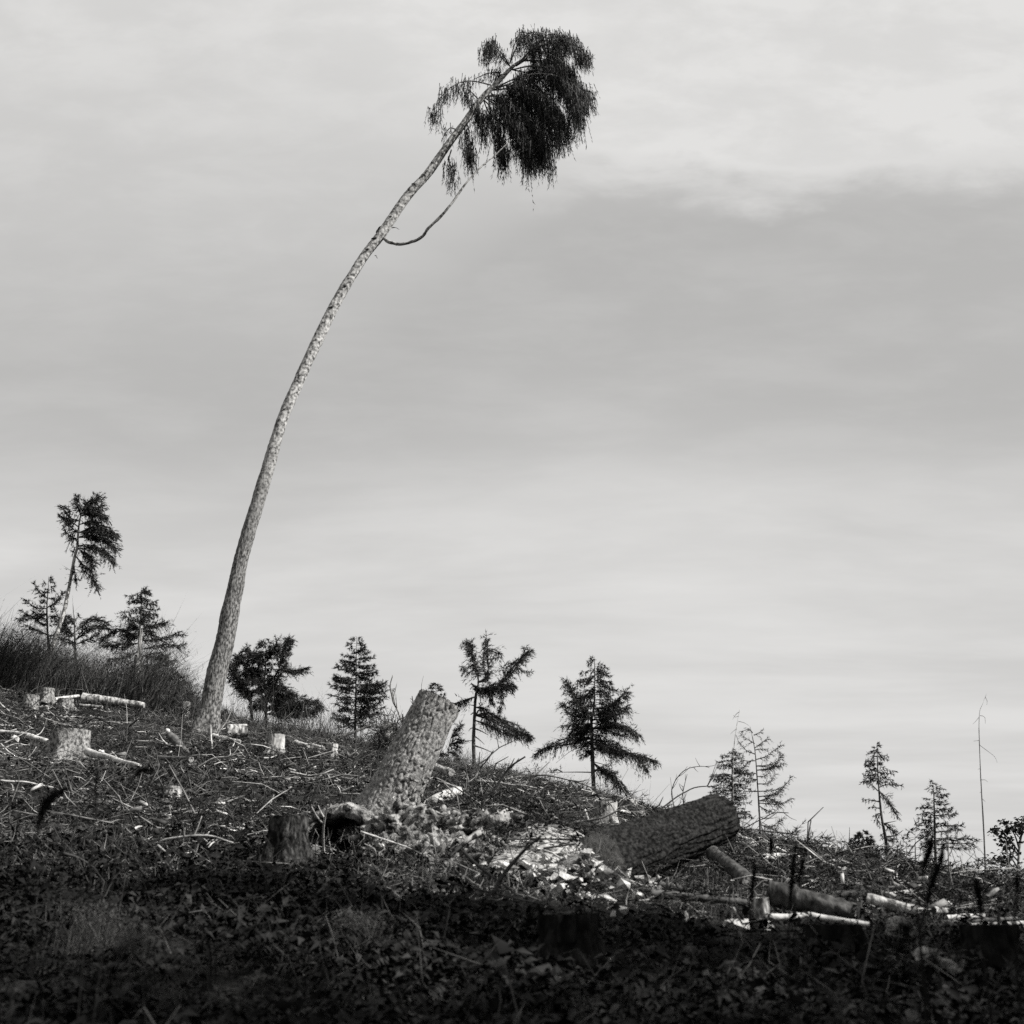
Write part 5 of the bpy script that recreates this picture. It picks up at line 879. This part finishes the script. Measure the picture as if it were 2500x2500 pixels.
# dark thicket at the left
a = Acc(); n = 27000; X = rng.uniform(-24, -8.2, n); Y = rng.uniform(31.5, 38.5, n); P = np.stack([X, Y, gh(X, Y)], 1); cc, rr_ = colrow(P)
hgt = np.interp(cc, [-400, 0, 120, 250, 330, 440, 480], [2.2, 1.9, 1.75, 1.9, 2.3, 1.2, .3]) * (.35 + .9 * pn(P, .7, 71)) * (1 + .5 * (rng.uniform(0, 1, len(P)) > .985)); k_ = (hgt > .12) & (rr_ < np.interp(cc, [-300, 0, 300, 480], [1700, 1700, 1735, 1770])); P = P[k_]; hgt = hgt[k_]; n = len(P)
D_ = nrm(rng.normal(0, .30, (n, 3)) + Z3 + np.array([.28, 0, 0])); bent(a, P, D_, hgt * rng.uniform(.35, 1.1, n), rng.uniform(.010, .022, n), rng.normal(0, .2, (n, 3)) + np.array([.15, 0, 0]))
t = rng.uniform(.25, .95, (n, 2)); B = (P[:, None] + D_[:, None] * (hgt[:, None] * t)[..., None]).reshape(-1, 3); blades(a, B, nrm(rng.normal(0, .6, (2 * n, 3)) + Z3 * .6), rng.uniform(.08, .3, 2 * n), rng.uniform(.008, .018, 2 * n)); stuff('thicket', a, 'thicket', 'dense dark thicket of thin stems covering the left crest')
# dark root clump with brush left of the leaning trunk top, and brush round the upturned root on the right crest
def clump(name, label, cx, cy, rx, ry, D, n, cat='brush', leafy=.5, m='leaf_lit'):
    k = mpp(D); c = at(cx, cy, D); root = thing(name, label, cat, onground(c)); a = Acc(); bm = bmesh.new(); bmesh.ops.create_icosphere(bm, subdivisions=4, radius=1); vs = np.array([v.co[:] for v in bm.verts]); fs = np.array([[v.index for v in f.verts] for f in bm.faces]); bm.free()
    d = .8 + fbm(vs * 2 + cx, 4, cx) * 1.5; a.add(c + vs * d[:, None] * np.array([rx, rx * .8, ry]) * k * .55, fs); mkobj('root_mass', a, 'soil', root)
    b = Acc(); v = nrm(rng.normal(0, 1, (n, 3))); P = c + v * np.array([rx, rx * .8, ry]) * k * rng.uniform(.35, 1.15, (n, 1)) * (.75 + 1.1 * fbm(v * 2 + cx, 3, 5))[:, None]; m1 = rng.uniform(0, 1, n) < leafy
    leaves(b, P[m1], rng.normal(0, 1, (m1.sum(), 3)), v[m1] + rng.normal(0, .5, (m1.sum(), 3)), rng.uniform(3, 7, m1.sum()) * k, rng.uniform(2, 4, m1.sum()) * k); mkobj('leaves', b, m, root, smooth=False)['kind'] = 'stuff'
    s = Acc(); m2 = ~m1; sticks(s, P[m2], nrm(v[m2] + rng.normal(0, .8, (m2.sum(), 3))), rng.uniform(8, 30, m2.sum()) * k, rng.uniform(.4, 1.1, m2.sum()) * k, rng.normal(0, .08, (m2.sum(), 3))); mkobj('roots', s, 'branch_wood', root, smooth=False)['kind'] = 'stuff'
clump('root_clump', 'dark upturned root clump with leaves left of the leaning trunk', 948, 1800, 52, 62, 30, 1500)
clump('root_clump', 'upturned root with radiating sticks on the right crest', 1970, 2078, 22, 18, 24, 160, leafy=.1)
clump('brush_heap', 'dark brush heap under the right crest by the slender larch', 2130, 2145, 60, 16, 27, 500, leafy=.3)
clump('leafy_mound', 'leafy mound in front of the root hollow', 880, 2172, 80, 20, 11.6, 700, cat='plant', leafy=.9)
clump('leafy_mound', 'leaf-covered hump left of the root hollow', 560, 2010, 130, 40, 14.5, 1500, cat='plant', leafy=.85)
clump('bramble_bush', 'dark bramble bush before the right log pile', 2205, 2270, 75, 55, 8.5, 900, cat='bush', leafy=.8, m='leaf')
clump('bramble_bush', 'shaded bramble hump below the right log pile', 2280, 2350, 120, 60, 7.6, 1200, cat='bush', leafy=.85, m='leaf')

# ------------------------------------------------------------------ edge of the standing forest to the right of the viewer, outside the picture; it shades the foreground
def forest_edge():
    wa = Acc(); na = Acc()
    for x, y, H, R in [(10.6, 4.8, 13, 2.4), (12.5, 1.6, 15, 2.8), (11.0, -.6, 14, 2.6), (13.5, -2.8, 16, 3.0), (11.5, -5.5, 14, 2.8), (14.0, 3.7, 15, 2.5), (9.0, 2.2, 11, 2.2), (15.5, -.5, 16, 3), (9.6, -8.5, 13, 2.8)]:
        g = gh(x, y); tube(wa, np.array([[x, y, g - .2], [x, y, g + H * .5], [x, y, g + H]]), [.2, .13, .02], 8); SP, ST, SS, SL = [], [], [], []
        for q in range(130):
            f = (q + rng.uniform()) / 130; z = g + H * (.03 + .96 * f); l = R * (1 - f) ** .8 * rng.uniform(.8, 1.1) + .15; ph = rng.uniform(0, 6.28); s = np.linspace(0, 1, 6)[:, None]
            Pth = np.array([x, y, z]) + np.array([math.cos(ph), math.sin(ph), 0]) * l * s + Z3 * l * (.1 * s - .4 * s * s); Qp, T, s_ = resample(Pth, .22); SP.append(Qp); ST.append(T); SS.append(s_); SL.append(np.full(len(Qp), .55))
        spray(na, *map(np.concatenate, (SP, ST, SS, SL)), .3, 4, .28, .11, 2)
    wa_f = Acc(); stuff('forest_trunks', wa, 'bark_dark', 'dark trunks of the standing forest edge', True); stuff('forest_edge', na, 'needles', 'dark standing spruce forest edge beside the clearing')
forest_edge()
